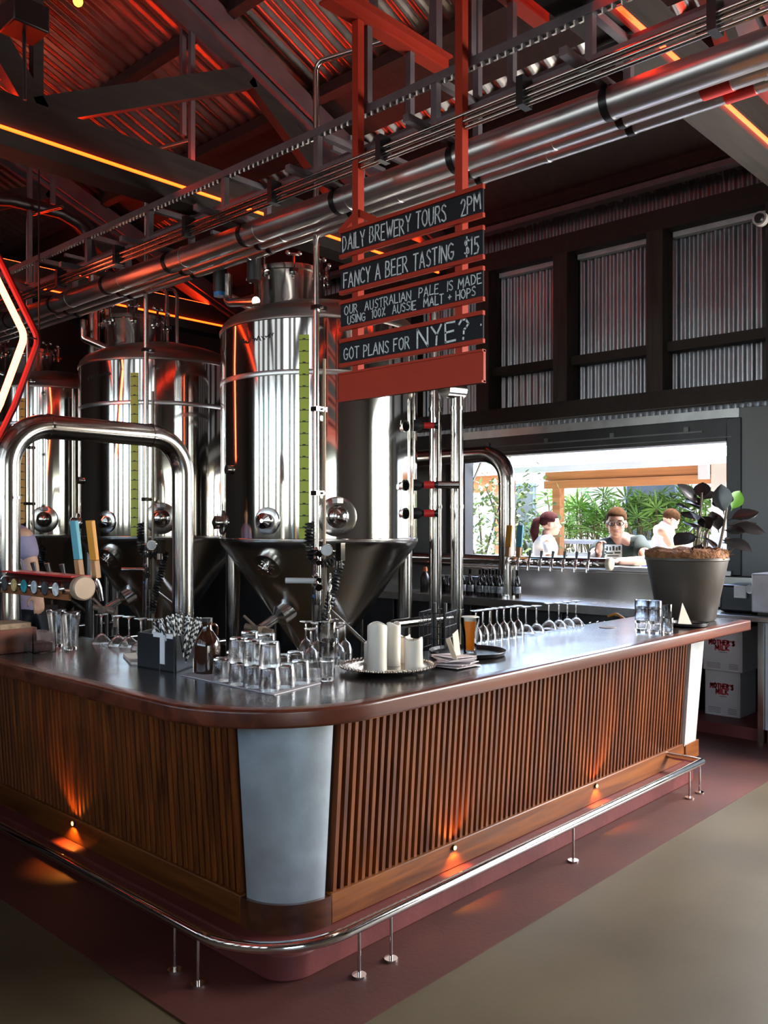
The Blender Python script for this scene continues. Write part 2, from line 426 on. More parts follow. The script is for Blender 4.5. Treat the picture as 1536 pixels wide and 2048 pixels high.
MB().bx(WX - .06, WX + .17, WY0 - .05, WY1 + .05, WZ0 - .045, WZ0).build('window_sill', mat('steel_sill', (0.4, 0.4, 0.39), 0.35, 1.0), w1, bevel=0.005)
# corrugated cladding and its timber framing, above the window
cw = MB(); corrugated(cw, (WX + .06, 9.6, 2.55), (0, -1, 0), (0, 0, 1), 7.95, 2.1, 0.076, 0.012, 8)
struct(cw.build('wall_upper', 'corr', smooth=80))
k = 3
def trim(mb, m, **kw):
    global k
    k += 1
    return struct(mb.build('trim_%d' % k, m, **kw))
trim(MB().bx(WX - .16, WX + .02, 1.65, 9.6, 2.61, 2.76), 'darkwood', smooth=0)          # sill beam
trim(MB().bx(WX - .16, WX + .02, -.4, 9.6, 4.15, 4.33), 'darkwood', smooth=0)          # head beam
for y in (6.3, 5.27, 4.37, 3.43, 2.42, 7.3, 8.3):                                    # posts
    trim(MB().bx(WX - .17, WX + .03, y - .075, y + .075, 2.76, 4.15), 'posttimber', smooth=0)
for (a, c_) in ((2.5, 3.35), (3.51, 4.29), (4.45, 5.19), (5.35, 6.2)):
    trim(MB().bx(WX - .1, WX + .02, a, c_, 3.10, 3.185), 'darkwood', smooth=0)       # mid rails
    trim(MB().bx(WX - .02, WX + .045, a + .02, c_ - .02, 4.105, 4.15), mat('white_flashing', (.6, .66, .7), .4, .3), smooth=0)
trim(MB().bx(WX - .3, WX - .2, -.4, 9.6, 4.49, 4.54), 'gantry', smooth=0)
# dado strip of small corrugation under the sill beam
cs = MB(); corrugated(cs, (WX - .03, 9.6, 2.57), (0, -1, 0), (0, 0, 1), 7.9, .045, 0.06, 0.016, 8)
trim(cs, 'corr')

# dark lining boards under the sheets near the eave
for (x0, x1) in ((7.2, 6.55), (6.45, 5.9), (5.78, 5.2)):
    xm = (x0 + x1) / 2
    trim(MB().bar((xm, -5.9, ROOFZ(xm) - .035), (xm, 12.9, ROOFZ(xm) - .035), (x0 - x1) * 1.07, .012, Vector((0.37, 0, 1))), 'darkwood', smooth=0)
# purlins under the sheets, along the hall
px = [WX - .25 - i * 0.92 for i in range(9)]
for i, x in enumerate(px):
    o = MB().bar((x, -6, ROOFZ(x) - .1), (x, 13, ROOFZ(x) - .1), .075, .14, Vector((0.37, 0, 1))).build('roof_purlin', 'darkwood', smooth=0)
    tag(o, 'dark timber purlin running under the corrugated roof sheets', 'purlin', 'purlins under the roof')
# trusses
def truss(y, label):
    t = thing('roof_truss', label, 'roof truss', (0, y, 4.2))
    z0 = 4.12
    MB().bx(-4.3, WX - .02, y, y + .1, z0 + .1, z0 + .34).build('bottom_chord', 'darkwood', t, world=True, smooth=0)
    MB().bx(-4.3, WX - .02, y - .06, y + .16, z0 - .04, z0 + .06).build('lower_flange', 'darkwood', t, world=True, smooth=0)
    ly, lz = (y - .022, z0 + .085) if y > 3 else (y - .078, z0 + .0)
    MB().bx(-4.2, WX - .3, ly, ly + .018, lz, lz + .018).build('led_strip', 'led' if y > 3 else 'ledred', t, world=True, smooth=0)
    MB().bx(-4.2, WX - .3, y + .03, y + .07, z0 + .341, z0 + .352).build('upper_led_strip', 'ledup', t, world=True, smooth=0)
    for dy in (-.10, .20):
        MB().bar((-.5, y + dy, ROOFZ(-.5) - .24), (WX, y + dy, ROOFZ(WX) - .24), .03, .17, Vector((.37, 0, 1))).build('top_chord', mat('mauve_steel', (.16, .09, .10), .5, .3), t, world=True, smooth=0)
    MB().bar((-.5, y + .05, ROOFZ(-.5) - .3), (WX, y + .05, ROOFZ(WX) - .3), .2, .12, Vector((.37, 0, 1))).build('rafter', 'gantry', t, world=True, smooth=0)
    MB().bar((-4.3, y + .05, ROOFZ(-4.3) - .3), (-.5, y + .05, ROOFZ(-.5) - .3), .2, .2, Vector((-.37, 0, 1))).build('rafter', 'darkwood', t, world=True, smooth=0)
    for (a, b_) in ((2.75, 4.6), (2.75, 1.0), (-.5, 1.0), (5.9, 4.6)):
        z1 = ROOFZ(b_) - .35
        MB().bar((a, y + .05, z0 + .3), (b_, y + .05, z1), .09, .17, Vector((0, 1, 0)).cross(Vector((b_ - a, 0, z1 - z0 - .3))).normalized()).build('web_member', 'darkwood', t, world=True, smooth=0)
    for a in (2.75, -.5):
        MB().bar((a, y + .05, z0 + .3), (a, y + .05, ROOFZ(a) - .3), .07, .07).build('web_post', 'darkwood', t, world=True, smooth=0)
    return t
truss(2.13, 'timber roof truss with a plain red light strip, beside the orange ceiling panel')
truss(5.75, 'timber roof truss carrying the longest bright orange light strip, above the tanks')
truss(9.37, 'far timber roof truss whose orange light strip shows behind the tank tops')
truss(-1.6, 'timber roof truss behind the viewer over the open floor')
# ------------------------------------------------------------------ service gantry, ducts
GA, GB, GT, GBOT = 3.70, 4.08, 4.04, 3.79
g = thing('service_gantry', 'mauve grey box-section steel gantry carrying ducts under the roof', 'gantry', (3.9, 4.5, GBOT))
for x, z in ((GA, GT), (GB, GT), (GA, GBOT), (GB, GBOT)):
    MB().bx(x - .024, x + .024, -1.5, 12.8, z - .024, z + .024).build('rail', 'gantry', g, world=True, smooth=0)
gy = [0.2 + i * .95 for i in range(14)]
for y in gy:
    for x in (GA, GB): MB().bx(x - .02, x + .02, y - .02, y + .02, GBOT, GT).build('upright', 'gantry', g, world=True, smooth=0)
    MB().bx(GA, GB, y - .02, y + .02, GT - .02, GT + .02).build('cross_bar', 'gantry', g, world=True, smooth=0)
    MB().bx(GA - .25, GB + .1, y - .02, y + .02, GBOT - .06, GBOT - .02).build('cross_bar', 'gantry', g, world=True, smooth=0)
for y in gy[::3]:
    MB().bx(GB - .02, GB + .02, y - .02, y + .02, GT, ROOFZ(GB) - .1).build('hanger', 'gantry', g, world=True, smooth=0)
hp = MB(); 
for i in range(260): hp.box((GA, -1.2 + i * .05, GT - .03), (.014, .022, .012))
tag(hp.build('bolt_row', 'pipesteel', g, world=True, smooth=0), kind='stuff')
cb = thing('conduit_run', 'bundle of three thin steel conduits clipped along the front of the gantry', 'conduit', (3.62, 4.5, 3.7))
for dx, dz in ((0, .03), (.01, 0), (.02, -.03)):
    MB().tube([(3.6 + dx, -1.5, 3.7 + dz), (3.6 + dx, 12.8, 3.7 + dz)], .0125, 10).build('conduit', 'pipesteel', cb, world=True)
for y in gy[1:]:
    MB().bx(3.575, 3.66, y + .3, y + .34, 3.655, 3.80).build('clip', 'blackmetal', cb, world=True, smooth=0)
def duct(x, z, r, label, seams):
    d = thing('cladding_pipe', label, 'pipe', (x, 4.5, z))
    MB().tube([(x, -1.6, z), (x, 12.9, z)], r, 28).build('pipe_run', 'duct', d, world=True)
    for y in seams:
        MB().tube([(x, y - .012, z), (x, y + .012, z)], r + .0035, 28).build('seam_band', 'duct', d, world=True)
    for y in [s for s in gy[1:] if s > 1.0]:
        MB().bx(x - .012, x + .012, y - .012, y + .012, z + r - .004, GBOT - .02).build('hanger_strap', 'blackmetal', d, world=True, smooth=0)
        MB().tube([(x, y - .02, z), (x, y + .02, z)], r + .006, 28).build('clamp', 'blackmetal', d, world=True)
duct(3.885, 3.665, .078, 'thickest of the three metal-clad pipes running under the gantry', [1.2 + .9 * i for i in range(12)])
duct(4.015, 3.65, .056, 'middle one of the three metal-clad pipes running under the gantry', [1.4 + 1.1 * i for i in range(10)])
duct(4.115, 3.635, .045, 'thinnest of the three metal-clad pipes running under the gantry', [1.3 + 1.3 * i for i in range(9)])
# red wrap tags on the pipes, upper right
for (x, z, r, y, lb) in ((4.015, 3.65, .060, 1.62, 'red tape band on the middle clad pipe at upper right'), (4.115, 3.635, .049, 1.55, 'red tape band on the thinnest clad pipe at upper right')):
    tag(MB().tube([(x, y - .07, z), (x, y + .07, z)], r, 20).build('pipe_marker', mat('red_tape', (.55, .03, .03), .45), ), lb, 'pipe marker')

# red roof beams that carry the sign
for y, lb in ((3.57, 'red painted steel beam above the left hanger of the sign'), (2.81, 'red painted steel beam above the right hanger of the sign')):
    tb = thing('sign_beam', lb, 'beam', (3.9, y, 4.55))
    MB().bx(3.35, 4.45, y - .045, y + .045, 4.53, 4.545).build('beam_flange', 'redpaint', tb, world=True, smooth=0)
    MB().bx(3.35, 4.45, y - .01, y + .01, 4.545, 4.63).build('beam_web', 'redpaint', tb, world=True, smooth=0)
    MB().bx(3.35, 4.45, y - .045, y + .045, 4.63, 4.645).build('beam_flange', 'redpaint', tb, world=True, smooth=0)
    for x in (GA, GB): MB().bx(x - .02, x + .02, y - .02, y + .02, GT, 4.53).build('beam_post', 'gantry', tb, world=True, smooth=0)
    MB().bx(4.3, 4.36, y - .03, y + .03, 4.645, ROOFZ(4.33) - .1).build('beam_tie', 'gantry', tb, world=True, smooth=0)

# ------------------------------------------------------------------ hanging sign
SX = 3.6
G = {  # strokes in a 1-high cell: (width, [polylines])
 'A': (.62, [[(0, 0), (.31, 1), (.62, 0)], [(.12, .36), (.5, .36)]]),
 'B': (.55, [[(0, 0), (0, 1)], [(0, 1), (.34, .95), (.45, .78), (.32, .56), (0, .52)], [(0, .52), (.4, .48), (.53, .26), (.38, .04), (0, 0)]]),
 'C': (.55, [[(.55, .86), (.36, 1), (.12, .86), (0, .5), (.12, .14), (.34, 0), (.55, .12)]]),
 'D': (.56, [[(0, 0), (0, 1)], [(0, 1), (.34, .92), (.55, .55), (.42, .16), (0, 0)]]),
 'E': (.5, [[(.5, 1), (0, 1), (0, 0), (.5, 0)], [(0, .52), (.4, .52)]]),
 'F': (.48, [[(.48, 1), (0, 1), (0, 0)], [(0, .52), (.36, .52)]]),
 'G': (.6, [[(.56, .86), (.34, 1), (.1, .84), (0, .46), (.12, .12), (.36, 0), (.58, .18), (.58, .44), (.34, .44)]]),
 'H': (.55, [[(0, 0), (0, 1)], [(.55, 0), (.55, 1)], [(0, .5), (.55, .5)]]),
 'I': (.06, [[(.03, 0), (.03, 1)]]),
 'K': (.55, [[(0, 0), (0, 1)], [(.5, 1), (0, .46), (.55, 0)]]),
 'L': (.48, [[(0, 1), (0, 0), (.48, 0)]]),
 'M': (.7, [[(0, 0), (.06, 1), (.35, .35), (.64, 1), (.7, 0)]]),
 'N': (.58, [[(0, 0), (0, 1), (.58, 0), (.58, 1)]]),
 'O': (.62, [[(.31, 1), (.08, .84), (0, .5), (.08, .16), (.31, 0), (.54, .16), (.62, .5), (.54, .84), (.31, 1)]]),
 'P': (.5, [[(0, 0), (0, 1), (.34, .96), (.5, .76), (.36, .52), (0, .48)]]),
 'R': (.56, [[(0, 0), (0, 1), (.34, .96), (.48, .76), (.34, .54), (0, .5)], [(.2, .5), (.56, 0)]]),
 'S': (.5, [[(.48, .86), (.3, 1), (.08, .9), (.04, .7), (.26, .54), (.46, .36), (.44, .12), (.24, 0), (0, .12)]]),
 'T': (.56, [[(0, 1), (.56, 1)], [(.28, 1), (.28, 0)]]),
 'U': (.55, [[(0, 1), (.02, .22), (.16, 0), (.38, 0), (.53, .2), (.55, 1)]]),
 'W': (.8, [[(0, 1), (.18, 0), (.4, .7), (.6, 0), (.8, 1)]]),
 'Y': (.56, [[(0, 1), (.28, .5), (.56, 1)], [(.28, .5), (.28, 0)]]),
 '0': (.46, [[(.23, 1), (.04, .8), (0, .5), (.04, .2), (.23, 0), (.42, .2), (.46, .5), (.42, .8), (.23, 1)]]),
 '1': (.14, [[(0, .8), (.1, 1), (.1, 0)]]),
 '2': (.52, [[(.02, .8), (.16, .98), (.38, .96), (.48, .76), (.36, .46), (0, 0), (.52, .04)]]),
 '5': (.5, [[(.48, 1), (.08, 1), (.04, .58), (.3, .62), (.48, .36), (.36, .06), (0, .04)]]),
 '$': (.5, [[(.48, .82), (.3, .94), (.08, .86), (.04, .68), (.26, .52), (.46, .34), (.44, .12), (.24, .04), (0, .14)], [(.25, 1.08), (.25, -.08)]]),
 '%': (.55, [[(.5, 1), (.05, 0)], [(.05, .85), (.16, .95), (.2, .78), (.05, .85)], [(.36, .18), (.5, .22), (.5, .06), (.36, .18)]]),
 '+': (.4, [[(.2, .25), (.2, .7)], [(0, .48), (.4, .48)]]),
 '?': (.46, [[(0, .8), (.14, 1), (.36, .96), (.46, .76), (.34, .56), (.22, .46), (.22, .26)], [(.21, .06), (.23, .0)]]),
 "'": (.08, [[(.05, 1), (.03, .82)]]), '.': (.08, [[(.03, .02), (.05, .0)]]),
}
def stroke_text(txt, w, h, r, jit=.03, seed=1, gap=.2, space=.5, thick=None):
    """stroke lettering in a w x h box, as (x,y) ribbons -> list of (polyline)"""
    rnd = random.Random(seed); x = 0; out = []; wid = 0
    for ch in txt:
        if ch == ' ': x += space; wid += 1; continue
        if ch == '_': x += .25; continue
        cw, pl = G[ch]
        dy = rnd.uniform(-.06, .06); sl = rnd.uniform(-.04, .05)
        for q in pl: out.append([wid] + [(x + a + sl * b_ + rnd.uniform(-jit, jit), b_ + dy + rnd.uniform(-jit, jit)) for a, b_ in q])
        x += cw + gap
    tot = x - gap
    words_ = {}
    for q in out: words_.setdefault(q[0], []).append([(a / tot * w, b_ * h) for a, b_ in q[1:]])
    return list(words_.values())
def ribbon(mb, pl, r, place):
    for q in pl:
        for i in range(len(q) - 1):
            (a, b_), (c, d) = q[i], q[i + 1]
            l = math.hypot(c - a, d - b_) or 1e-6
            nx, ny = -(d - b_) / l * r, (c - a) / l * r; ex, ey = (c - a) / l * r * .6, (d - b_) / l * r * .6
            pts = [(a - ex + nx, b_ - ey + ny), (a - ex - nx, b_ - ey - ny), (c + ex - nx, d + ey - ny), (c + ex + nx, d + ey + ny)]
            vs = [place(px_, py_, .0004) for px_, py_ in pts] + [place(px_, py_, .002) for px_, py_ in pts]
            mb.add(vs, [(3, 2, 1, 0), (4, 5, 6, 7), (0, 1, 5, 4), (1, 2, 6, 5), (2, 3, 7, 6), (3, 0, 4, 7)])
    return mb
SY0, SY1 = 3.69, 2.645      # left and right edges
sg = thing('hanging_sign', 'red steel hanging sign rack with four chalk blackboards', 'sign', (SX, (SY0 + SY1) / 2, 2.32))
for y in (3.57, 2.81):
    MB().bx(SX - .005, SX + .045, y - .024, y + .024, 2.36, 4.53).build('hanger_bar', 'signred', sg, world=True, smooth=0)
bands = [(3.335, 3.165), (3.125, 2.952), (2.918, 2.738), (2.692, 2.525)]
texts = [[('DAILY BREWERY TOURS   2PM', .02, .98, .24, .76, .0062, 11)],
         [('FANCY A BEER TASTING  $15', .03, .97, .22, .72, .0062, 12)],
         [('OUR  AUSTRALIAN  PALE  IS MADE', .035, .985, .52, .80, .0046, 13), ('USING  100%  AUSSIE  MALT + HOPS', .06, .95, .20, .46, .0046, 14)],
         [('GOT PLANS FOR', .03, .52, .24, .64, .0055, 15), ('NYE?', .575, .905, .22, .82, .0088, 16)]]
for i, (zt, zb) in enumerate(bands):
    MB().bx(SX - .02, SX + .004, SY1, SY0, zt - .024, zt).build('frame_bar', 'signred', sg, world=True, bevel=.003)
    MB().bx(SX - .02, SX + .004, SY1, SY0, zb, zb + .024).build('frame_bar', 'signred', sg, world=True, bevel=.003)
    bd = MB().bx(SX - .008, SX + .002, SY1 + .006, SY0 - .004, zb + .023, zt - .023).build('chalk_board', 'slate', sg, world=True, smooth=0)
    for (tx, a0, a1, b0, b1, r, sd) in texts[i]:
        W = SY0 - SY1; H = zt - zb
        y_l = SY0 - a0 * W; zz = zb + b0 * H
        for wd in stroke_text(tx, (a1 - a0) * W, (b1 - b0) * H, r, .025, sd):
            mb = MB(); ribbon(mb, wd, r * .62, lambda px_, py_, q: (SX - .008 - q, y_l - px_, zz + py_))
            mb.build('chalk_lettering', 'chalk', bd, world=True, smooth=0)
    if i == 3:
        mb = MB(); mb.bx(SX - .0095, SX - .008, SY1 + .015, SY1 + .022, zb + .09, zb + .1); mb.build('chalk_lettering', 'chalk', bd, world=True, smooth=0)
MB().bx(SX - .02, SX + .004, SY1 - .004, SY0 + .004, 2.322, 2.492).build('base_panel', 'signred', sg, world=True, bevel=.003)
MB().bx(SX - .032, SX + .004, SY1 - .004, SY0 + .004, 2.322, 2.334).build('base_flange', 'signred', sg, world=True, smooth=0)
MB().bx(SX - .026, SX + .004, SY1 - .004, SY0 + .004, 2.48, 2.492).build('base_flange', 'signred', sg, world=True, smooth=0)
MB().bar((SX + .02, 3.57, 3.42), (SX + .02, 3.42, 3.335), .02, .04).build('brace', 'signred', sg, world=True, smooth=0)
MB().bar((SX + .02, 3.57, 3.42), (SX + .02, 3.72, 3.335), .02, .04).build('brace', 'signred', sg, world=True, smooth=0)

# ------------------------------------------------------------------ fermenting tanks
TR = .795
def flange_port(mb_ring, mb_core, c, n, r, depth=.05):
    c = Vector(c); n = Vector(n).normalized()
    mb_ring.tube([c - n * .03, c + n * .012, c + n * .02], [r * 1.35, r * 1.35, r * .95], 24)
    mb_core.tube([c, c + n * depth, c + n * (depth + .012), c + n * (depth + .03)], [r * .72, r * .72, r * .78, r * .2], 20)
def make_tank(cx, cy, label, strip, detail=True):
    t = thing('fermenting_tank', label, 'tank', (cx, cy, 0), 'stainless fermenting tanks in a row behind the bar')
    def loc(a, r, z): return Vector((r * math.cos(R_(a)), r * math.sin(R_(a)), z))
    MB().lathe([(TR, 1.50), (TR, 3.10)], (0, 0, 0), 96).build('shell', 'tanksteel', t)
    MB().lathe([(TR, 2.69), (TR + .0015, 2.692), (TR + .0015, 2.728), (TR, 2.73)], (0, 0, 0), 96).build('weld_band', mat('satin_weld', (.55, .55, .56), .34, 1.0), t)
    dome = [(TR, 3.10), (TR + .008, 3.105), (TR + .008, 3.125), (TR, 3.135), (TR - .012, 3.17), (TR - .05, 3.21), (TR - .12, 3.25), (TR - .28, 3.31), (.3, 3.365), (.12, 3.385), (1e-5, 3.39)]
    MB().lathe(dome, (0, 0, 0), 72).build('dome', 'domesteel', t)
    MB().lathe([(.05, .40), (.055, .42), (TR - .035, 1.405), (TR - .012, 1.435), (TR, 1.46), (TR + .006, 1.475), (TR + .006, 1.495), (TR, 1.50)], (0, 0, 0), 96).build('cone', 'conesteel', t)
    MB().tube([(0, 0, .41), (0, 0, .3), (-.1, -.1, .25), (-.3, -.3, .25)], .04, 14).build('outlet_pipe', 'pipesteel', t)
    for a in (227, 137, 317, 47):
        p = loc(a, .70, 0)
        MB().tube([p + Vector((0, 0, .02)), p + Vector((0, 0, 1.52))], .057, 20).build('leg', 'steel', t)
    fp = MB()
    for a in (227, 137, 317, 47): fp.tube([loc(a, .70, 0), loc(a, .70, .03)], .09, 20)
    fp.build('foot_plate', 'pipesteel', t)
    for (a, b_) in ((227, 317), (137, 47)):
        MB().tube([loc(a, .70, .45), loc(b_, .70, .45)], .03, 12).build('brace', 'steel', t)
    MB().tube([loc(227, .70, 1.05), loc(317, .62, .40)], .016, 10).build('brace', 'steel', t)
    # manway on the dome with its clamps
    mc = Vector((-.27, .06, 0))
    mw = MB().lathe([(.30, 3.28), (.28, 3.34), (.28, 3.56), (.30, 3.565), (.30, 3.60), (.27, 3.615), (1e-5, 3.64)], mc, 40).build('manway', 'steel', t)
    for i in range(8):
        a = R_(i * 45 + 10); q = mc + Vector((.31 * math.cos(a), .31 * math.sin(a), 0))
        cl = MB(); cl.tube([q + Vector((0, 0, 3.50)), q + Vector((0, 0, 3.66))], .012, 8)
        cl.tube([q + Vector((-.04 * math.sin(a), .04 * math.cos(a), 3.66)), q + Vector((.04 * math.sin(a), -.04 * math.cos(a), 3.66))], .012, 8)
        for s_ in (-1, 1): cl.ball(q + Vector((-.045 * s_ * math.sin(a), .045 * s_ * math.cos(a), 3.67)), .02, 10)
        cl.box(q + Vector((.0, 0, 3.54)), (.05, .05, .03))
        cl.build('clamp', 'chrome', mw)
    # view-facing angle, measured for the middle tank
    va = 227.0
    # yellow strip of volume marks
    a0, a1 = va - 10.6, va - 5.4
    st = MB().lathe([(TR + .002, 1.50), (TR + .003, 1.501), (TR + .003, 2.975), (TR + .002, 2.976)], (0, 0, 0), 6, None, R_(a0), R_(a1)).build('volume_strip', strip, t)
    tk = MB()
    for i in range(17):
        z = 1.58 + i * .085
        tk.lathe([(TR + .0035, z - .0025), (TR + .0035, z + .0025)], (0, 0, 0), 5, None, R_(a0), R_(a1))
        tk.lathe([(TR + .0035, z + .003), (TR + .0035, z + .010)], (0, 0, 0), 3, None, R_((a0 + a1) / 2 - .8), R_((a0 + a1) / 2 + .8))
    tk.lathe([(TR + .0035, 1.575), (TR + .0035, 2.95)], (0, 0, 0), 2, None, R_(a1 - .12), R_(a1))
    tk.build('scale_marking', 'ink', st)
    # handwritten scrawl near the shoulder
    sw = MB(); rnd = random.Random(int(cy * 10))
    for wd in range(9):
        q = []
        for i in range(7):
            a = R_(va - 48 + wd * 2.6 + i * .42); q.append(Vector(((TR + .002) * math.cos(a), (TR + .002) * math.sin(a), 2.965 + rnd.uniform(-.022, .022) + wd * .002)))
        sw.tube(q, .0028, 5)
    sw.build('scrawl', 'ink', t)
    for (a, z, r) in ((va - 28.5, 1.63, .075), (va - 72, 1.62, .07)):
        ring = MB(); core = MB(); n = loc(a, 1, 0); flange_port(ring, core, loc(a, TR, z), n, r)
        core.build('port', 'chrome', ring.build('port_ring', 'conesteel', t, smooth=20), smooth=20)
    # sampling door
    n = loc(va + 9, 1, 0)
    dr = MB().tube([loc(va + 9, TR - .02, 1.66), loc(va + 9, TR + .02, 1.66), loc(va + 9, TR + .03, 1.66)], [.145, .145, .12], 32).build('side_door', 'conesteel', t)
    db = MB().ball(loc(va + 9, TR + .03, 1.66), (.085, .085, .085), 18); db.build('door_boss', 'steel', dr)
    MB().box(loc(va + 9, TR + .03, 1.775), (.06, .06, .035)).build('door_label', 'white', dr)
    # fitting on the cone
    cp = loc(va - 32, .72, 1.30); cn = Vector((math.cos(R_(va - 32)) * .75, math.sin(R_(va - 32)) * .75, -.6)).normalized()
    rg = MB().tube([cp - cn * .05, cp + cn * .015, cp + cn * .02], [.11, .11, .085], 24).build('cone_port', 'conesteel', t)
    hx = MB()
    for i in range(4):
        a = R_(i * 45); s_, u_, d_ = frame_of(cn); v_ = s_ * math.cos(a) + u_ * math.sin(a)
        hx.tube([cp + cn * .05 - v_ * .06, cp + cn * .05 + v_ * .06], .008, 6)
    hx.tube([cp, cp + cn * .07], .03, 12); hx.build('hand_wheel', 'chrome', rg)
    # racking valve low on the cone
    vp = loc(va - 38, .42, .93); vn = (Vector((math.cos(R_(va - 62)), math.sin(R_(va - 62)), -.55))).normalized()
    rv = MB().tube([vp - vn * .1, vp + vn * .06, vp + vn * .10, vp + vn * .24], [.085, .085, .035, .035], 18).build('racking_port', 'conesteel', t)
    vv = MB(); e = vp + vn * .26
    vv.box(e, (.09, .09, .06)); vv.tube([e, e + Vector((-.05, .12, .10))], .012, 8); vv.tube([e + Vector((.05, -.1, -.02)), e + Vector((-.05, .1, .02))], .028, 12); vv.tube([e + Vector((.05, -.1, -.02)), e + Vector((.05, -.1, -.16))], .018, 10)
    vv.build('racking_valve', 'brass', rv)
    # shadowless jacket vents
    jt = MB(); q = loc(va - 59, TR, 2.02); jt.tube([q - loc(va - 59, .02, 0), q + loc(va - 59, .03, 0)], .035, 14); jt.build('jacket_stub', 'steel', t)
    # spray-ball pipe on the dome
    sp = MB(); sp.tube(rounded([(-.42, .22, 3.3), (-.62, .42, 3.42), (-.62, .42, 3.60)], .04), .035, 14); sp.build('vent_pipe', 'steel', t)
    return t
make_tank(4.845, 5.217, 'large shiny fermenting tank directly behind the hanging sign, widest of the row', 'gaugestrip')
make_tank(4.86, 7.52, 'second fermenting tank of the row, between the widest and the neon-lit one', 'gaugestrip')
make_tank(4.88, 9.82, 'last fermenting tank in the row, its strip orange, lit red by the neon', 'gaugeorange')
# ------------------------------------------------------------------ drop poles with coiled hoses
def coil(path, r, turns, rw):
    pts = [Vector(p) for p in path]; out = []
    seg = [(pts[i + 1] - pts[i]).length for i in range(len(pts) - 1)]; tot = sum(seg); n = turns * 9
    for k_ in range(n + 1):
        d = tot * k_ / n; i = 0
        while i < len(seg) - 1 and d > seg[i]: d -= seg[i]; i += 1
        p = pts[i].lerp(pts[i + 1], d / seg[i]); s, u, w = frame_of(pts[i + 1] - pts[i])
        a = 2 * math.pi * k_ / 9
        out.append(p + (s * math.cos(a) + u * math.sin(a)) * r)
    return MB().tube(out, rw, 5)
def drop_pole(y, label, near):
    x = 4.1
    t = thing('drop_pole', label, 'pole', (x, y, .2), 'steel drop poles in front of the tanks')
    MB().tube([(x, y, .0), (x, y, 2.0), (x, y, 4.74)], .021, 14).build('pole', 'steel', t, world=True)
    MB().tube(rounded([(x, y, 4.70), (x, y, 4.80), (x + .1, y - .55, 4.78)], .06), .019, 12).build('top_arm', 'pipesteel', t, world=True)
    MB().bx(x - .02, x + .02, y - .57, y - .53, 4.78, ROOFZ(x) - .1).build('arm_hanger', 'gantry', t, world=True)
    MB().tube([(x + .045 , y - .035, .25), (x + .045, y - .035, 2.75)], .011, 10).build('air_line', 'brass', t, world=True)
    for z in (1.82, 2.4, 3.1):
        cp = MB(); cp.box((x + .015, y - .012, z), (.1, .06, .03)); cp.tube([(x + .02, y - .06, z), (x + .02, y + .05, z)], .008, 8); cp.build('pole_clip', 'chrome', t, world=True)
    vb = MB()
    for i, z in enumerate((1.34, 1.40, 1.22, 1.17)):
        vb.tube([(x - .02, y - .05, z), (x + .03, y + .05, z + .02)], .02 + .006 * (i % 2), 10)
        vb.ball((x - .03, y - .03, z + .03), .022, 8)
    vb.tube([(x, y - .02, 1.05), (x, y - .02, 1.45)], .026, 12)
    vb.build('valve_block', 'chrome', t, world=True)
    MB().tube([(x, y, 1.215), (x - .10, y + .13, 1.215), (x - .13, y + .17, 1.215)], .02, 12).build('side_spigot', 'white' if near else 'pipesteel', t, world=True)
    gg = MB(); c = Vector((x - .03, y - .14, 1.43)); n = -FW
    gg.tube([c - n * .02, c + n * .02], .042, 20); gd = gg.build('pressure_gauge', 'steel', t, world=True)
    MB().tube([c + n * .021, c + n * .023], .036, 20).build('gauge_face', 'white', gd, world=True)
    rg = MB(); rg.box((x + .0, y - .24, 1.42), (.04, .05, .12)); rg.tube([(x - .02, y - .21, 1.36), (x - .02, y - .21, 1.31)], .014, 8); rg.tube([(x - .02, y - .26, 1.36), (x - .02, y - .26, 1.31)], .014, 8); rg.tube([(x, y - .05, 1.42), (x, y - .22, 1.42)], .012, 8)
    rg.build('regulator', 'chrome', t, world=True)
    q = Vector((x, y, 0)); L_ = RT
    coil([q - L_ * .045 + Vector((0, 0, 1.62)), q - L_ * .05 + Vector((0, 0, 1.45)), q - L_ * .03 + Vector((0, 0, 1.36)), q + L_ * .06 + Vector((0, 0, 1.33)), q + L_ * .15 + Vector((0, 0, 1.37)),
          q + L_ * .165 + Vector((0, 0, 1.34)), q + L_ * .12 + Vector((0, 0, 1.16)), q + L_ * .07 + Vector((0, 0, .98)), q + L_ * .05 + Vector((0, 0, .85))], .027, 40, .0085).build('coiled_hose', 'black', t, world=True)
    bt = MB(); bt.tube([(x, y, 1.10), (x, y, 1.118)], .026, 14); bt.build('blue_tie', mat('blue_tape', (.03, .16, .4), .5), t, world=True)
    return t
drop_pole(4.45, 'tall steel drop pole with coiled black hose in front of the large tank', True)
drop_pole(6.6, 'tall steel drop pole with coiled hose in front of the second tank', False)
drop_pole(8.84, 'tall steel drop pole before the far tank, beside the neon', False)

